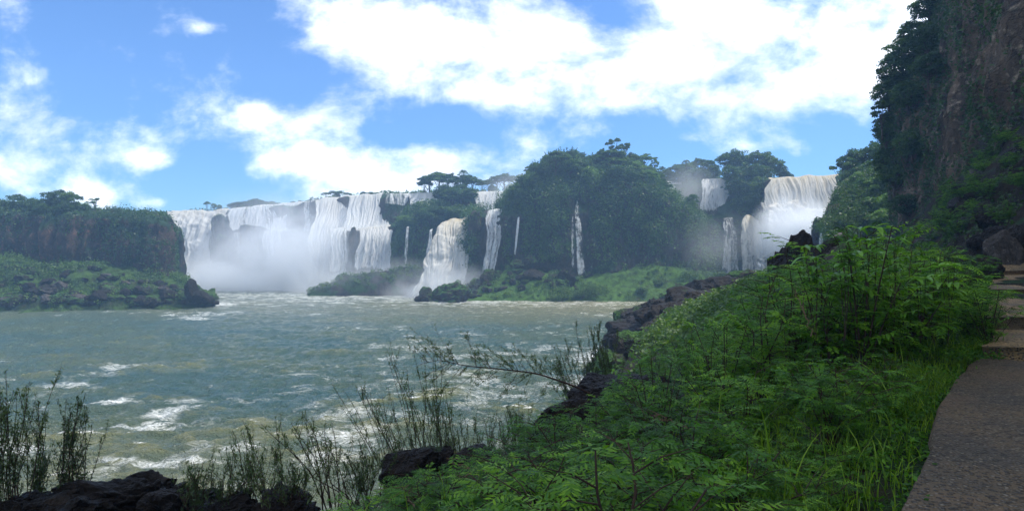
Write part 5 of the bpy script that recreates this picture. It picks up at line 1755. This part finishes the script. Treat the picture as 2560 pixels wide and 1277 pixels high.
# bare pale twigs crossing the thicket
for a, b, Y, lb in (((1130, 1160), (1375, 1262), 4.6, 'long pale bare twig slanting down at the bottom of the thicket'), ((1640, 1040), (1760, 1110), 5.5, 'short pale bare twig lying in the middle of the thicket'), ((1000, 1262), (1040, 1277), 4.6, 'pale twig end at the bottom edge'), ((1985, 730), (2030, 840), 6.6, 'dark bare twig rising in the right of the thicket')):
    p0, p1 = P(*a, Y), P(*b, Y - .3)
    uu = np.linspace(0, 1, 14)[:, None]
    q = (p1 - p0) * uu + np.array([0, 0, 1]) * .05 * np.sin(uu * 3.1) + .012 * rng.normal(size=(14, 3))
    mb = MB()
    mb.tube(q, np.linspace(.0035, .008, 14), 5)
    for k in range(5):
        s0 = q[rng.integers(1, 12)]
        mb.tube([s0, s0 + unit(p0 - p1 + rng.normal(size=3) * .35) * .12, s0 + unit(p0 - p1 + rng.normal(size=3) * .5) * .24], [.004, .003, .0015], 4)
    o = link('bare_twig', mb.mesh('bare_twig', M_twig_pale, True), label=lb, category='twig')
    o.location = tuple(p0)

# ------------------------------------------------------------------ near rocks
for px, py, Y, s, lb, kd, rz in ((345, 1272, 6.6, (.60, .45, .34), 'craggy black lava rock at the bottom left, highest of the foreground rocks', 'crag', .4), (445, 1278, 6.4, (.42, .4, .26), 'low lava rock on the right of the highest foreground rock', 'crag', 1.4),
                                 (200, 1280, 6.4, (.5, .4, .25), 'low lava rock on the left of the highest foreground rock', 'crag', 2.0), (60, 1300, 6.2, (.5, .4, .25), 'lava rock at the bottom left corner', 'crag', 3.0), (560, 1290, 6.3, (.40, .35, .2), 'small lava rock under the low wispy shrub', 'crag', 4.0),
                                 (530, 1265, 7.0, (.12, .1, .12), 'fist-sized dark stone on the bank lip', 'wet', 1.0), (690, 1300, 6.2, (.5, .4, .26), 'dark rock under the wispy shrubs, bottom centre left', 'crag', 5.0), (1030, 1180, 8.6, (.45, .4, .45), 'dark rounded rock at the base of the leaning stems', 'wet', .3),
                                 (1085, 1165, 8.9, (.28, .3, .34), 'dark rounded rock between the two fans of stems', 'wet', 1.3), (1195, 1170, 8.9, (.5, .4, .4), 'dark rock under the short clump of stems', 'wet', 2.3),
                                 (1455, 1080, 9.6, (.62, .6, .66), 'dark square-cut rock face under the arching branch', 'wet', .2), (1560, 1010, 11.5, (1.0, .8, .7), 'broad dark rock behind the square-cut one', 'wet', .9), (1510, 980, 11.8, (.5, .5, .4), 'dark rock at the root of the arching branch', 'wet', 2.9),
                                 (1568, 856, 80, (4.2, 3.4, 3.4), 'black wedge-shaped rock at the waterline, left end of the right-bank rocks', 'wet', 1.1), (1612, 845, 78, (4.4, 3.6, 3.8), 'second black rock at the waterline from the left', 'wet', 2.2), (1660, 852, 72, (4.4, 4.0, 3.8), 'third black waterline rock, partly behind the shrubs', 'wet', 4.1),
                                 (1718, 815, 74, (6.0, 4.6, 4.8), 'big rounded black rock mass on the right bank', 'wet', .6), (1772, 790, 76, (5.6, 4.6, 4.6), 'big black rock behind the rounded rock mass', 'wet', 3.6), (1828, 760, 80, (6.0, 4.8, 4.4), 'long dark rock rising towards the upper bank', 'wet', 5.2), (1870, 735, 96, (4.4, 3.6, 3.6), 'dark rock topped with shrubs at the upper bank', 'mossy', 1.9),
                                 (1675, 752, 140, (3.6, 3, 1.8), 'hazy dark rock at the far end of the right shore', 'mossy', 1.0), (1710, 742, 138, (4, 3, 2.4), 'hazy mossy rock right of the far shore rock', 'mossy', 2.0), (1745, 735, 132, (4, 3, 2.6), 'hazy mossy rock along the far right shore', 'mossy', 3.0),
                                 (1962, 650, 30, (.62, .5, .80), 'tall dark boulder standing against the mist left of the sprigs', 'wet', .5), (1990, 628, 31, (.5, .5, .7), 'dark boulder just right of the tall one', 'wet', 1.5),
                                 (2098, 612, 27, (.62, .5, .34), 'dark flat boulder with the hut showing above it', 'wet', 2.5), (2135, 612, 26, (.52, .4, .36), 'light-edged grey boulder right of the flat dark one', 'stone', 3.5),
                                 (2508, 608, 24, (.42, .4, .62), 'pale pointed grey rock beside the top step', 'stone', .2), (2550, 585, 26, (.55, .4, .5), 'dark rock right of the pale pointed rock', 'wet', 1.2), (2545, 812, 13.2, (.42, .3, .14), 'flat grey rock lying on the lower steps at the right edge', 'stone', 2.2),
                                 (2440, 665, 22, (.5, .4, .25), 'low mossy rock left of the top step', 'mossy', 2.0), (2415, 690, 18, (.4, .35, .2), 'low mossy rock left of the third step', 'mossy', 1.0)):
    c_ = P(px, py, Y)
    g_ = float(ground_z([c_[:2]])[0])
    if 20 < Y < 60 and c_[2] - .7 * s[2] > g_:
        top_ = c_[2] + .8 * s[2]
        hz = (top_ - g_ + .3) / 2 / .78
        k_ = min(2.0, max(1.0, hz / s[2] * .6))
        s = (s[0] * k_, s[1] * k_, hz)
        c_[2] = top_ - .78 * hz
    boulder(kd, c_, s, lb, rz=rz)

# cliff talus: shrubs, foliage, rocks
pt, nm, v = L_nt.pick(2600, lambda p, px, py, v: (v > .12) * (px < 2640) * sstep(fbm(p * .2, 3, 95), -.3, .25) * .8)
foliage_on(pt, nm, 'talus_undergrowth', M_leaf_cliff, (.2, .75), 40, (.06, .15), .2, kind='stuff', label='low bushes over the rocky slope between path and near cliff', category='undergrowth')
for i in range(95):
    j = int(rng.uniform(40, 235))
    k = int(rng.uniform(.14, .8) * 199)
    q = L_nt.G[k, j]
    px = 1280 + q[0] / q[1] * F
    if px > 2680 or fbm(q[None] * .16, 3, 12)[0] < -.15:
        continue
    st, lf = random.choice(SHRUBS + LOWS)
    s = rng.uniform(.8, 1.5)
    t_ = thing('feathery_shrub', 'green shrub on the rocky slope between the steps and the near cliff', 'shrub', tuple(q - np.array([0, 0, .1])), rng.random() * 6.28, s, 'shrubs on the slope under the near cliff')
    link('stem', st, t_)
    link('foliage', lf, t_)
for i in range(48):
    j = int(rng.uniform(10, 235))
    k = int(rng.uniform(.12, .85) * 199)
    q = L_nt.G[k, j]
    boulder(random.choice(['wet', 'wet', 'stone']), q, rng.uniform(.35, 1.1), 'dark rock half buried in the slope between the steps and the near cliff', 'rocks on the slope under the near cliff')


# ------------------------------------------------------------------ hut and lookout railing
def hut():
    Y = 112
    b = P(2106, 588, Y)
    o = thing('shelter', 'small square hut with a pale pyramid roof behind the dark flat boulder', 'hut', (b[0], Y, b[2] - 1.9), .3)
    r = MB()
    w_ = 1.0
    V = [[-w_, -w_, 1.75], [w_, -w_, 1.75], [w_, w_, 1.75], [-w_, w_, 1.75], [-.06, -.06, 2.45], [.06, -.06, 2.45], [.06, .06, 2.45], [-.06, .06, 2.45]]
    r.add(V, [[0, 1, 5, 4], [1, 2, 6, 5], [2, 3, 7, 6], [3, 0, 4, 7], [4, 5, 6, 7], [3, 2, 1, 0]])
    r.box((0, 0, 1.70), (2.0, 2.0, .09))
    link('roof', r.mesh('roof', M_thatch), o)
    for sx in (-1, 1):
        for sy in (-1, 1):
            p_ = MB()
            p_.box((sx * .75, sy * .75, .2), (.12, .12, 2.9))
            link('post', p_.mesh('post', M_wood), o)


def railing():
    a, b = P(2068, 531, 133), P(2097, 524, 131)
    o = thing('railing', 'short dark wooden lookout railing on the hillside beside the widest right fall', 'railing', tuple(a))
    d = b - a
    for z in (.55, 1.05):
        m_ = MB()
        m_.tube([[0, 0, z], (d + [0, 0, z]).tolist()], .05, 5)
        link('rail', m_.mesh('rail', M_wood), o)
    for k in range(6):
        m_ = MB()
        q = d * k / 5
        m_.box((q[0], q[1], q[2] + .3), (.1, .1, 1.7))
        link('post', m_.mesh('post', M_wood), o)


hut()
railing()

# far right bank: scrub over the ground that falls to the river
xy = rng.random((16000, 2)) * np.array([60, 135]) + np.array([6, 22])
zz_ = ground_z(xy)
pxx = 1280 + xy[:, 0] / xy[:, 1] * F
ok = (zz_ > 3.0) & (pxx > 1560 + 150 * sstep(xy[:, 1], 40, 90)) & (pxx < 2250) & (rng.random(len(xy)) < .12 + .8 * sstep(fbm(np.concatenate([xy * .12, xy[:, :1] * 0], 1), 3, 14), -.3, .2))
xy, zz_ = xy[ok][:3600], zz_[ok][:3600]
foliage_on(np.concatenate([xy, zz_[:, None]], 1), np.tile([0, 0, 1.], (len(xy), 1)), 'bank_scrub', M_leaf_talus, (.4, 1.3), 46, (.10, .24), .1, kind='stuff', label='dark scrub covering the right bank down to the river', category='scrub')

# litter on the path
lp = rng.random((900, 2)) * np.array([6, 8.5]) + np.array([1.5, 2.5])
ld = dist_path(lp)
lp = lp[(ld < -.02) & (rng.random(900) < np.exp(ld / 1.2) + .12)]
mbl = MB()
mbl.leaves(np.concatenate([lp, np.full((len(lp), 1), 11.412)], 1), rng.uniform(.008, .028, len(lp)), nrm=np.array([0, 0, 1.]), wid=.35, bias=.85)
link('path_litter', mbl.mesh('path_litter', flat_mat('dry_litter', (.16, .11, .05))), kind='stuff', label='dry leaves and bits of straw lying on the path', category='litter')

# jagged rocks along the right shore
k = 0
while k < 34:
    Y = rng.uniform(56, 135)
    x0 = np.interp(Y, [40, 62, 80, 100, 124, 150], [4, 8.5, 12, 20, 31, 38]) + abs(rng.normal()) * 3.5
    gz = float(ground_z([[x0, Y]])[0])
    if gz < -.8 or gz > 6:
        continue
    s_ = rng.uniform(.8, 2.8)
    boulder(random.choice(['wet', 'wet', 'crag', 'mossy']), (x0, Y, gz + s_ * .2), s_, 'dark jagged rock among those lining the shore of the right bank', 'jagged rocks along the right shore')
    k += 1
# ------------------------------------------------------------------ haze: one closed box round the whole place
def haze():
    m, t = new_mat('haze_air')
    v = t.n('ShaderNodeVolumePrincipled', {'Color': (.42, .68, 1.0), 'Density': HAZE, 'Anisotropy': .3})
    t.put(t.n('ShaderNodeOutputMaterial'), 'Volume', v)
    mb = MB()
    mb.box((0, 150, 57.5), (640, 432, 127))
    o = link('haze', mb.mesh('haze', m), kind='stuff')


HAZE = .00085
haze()
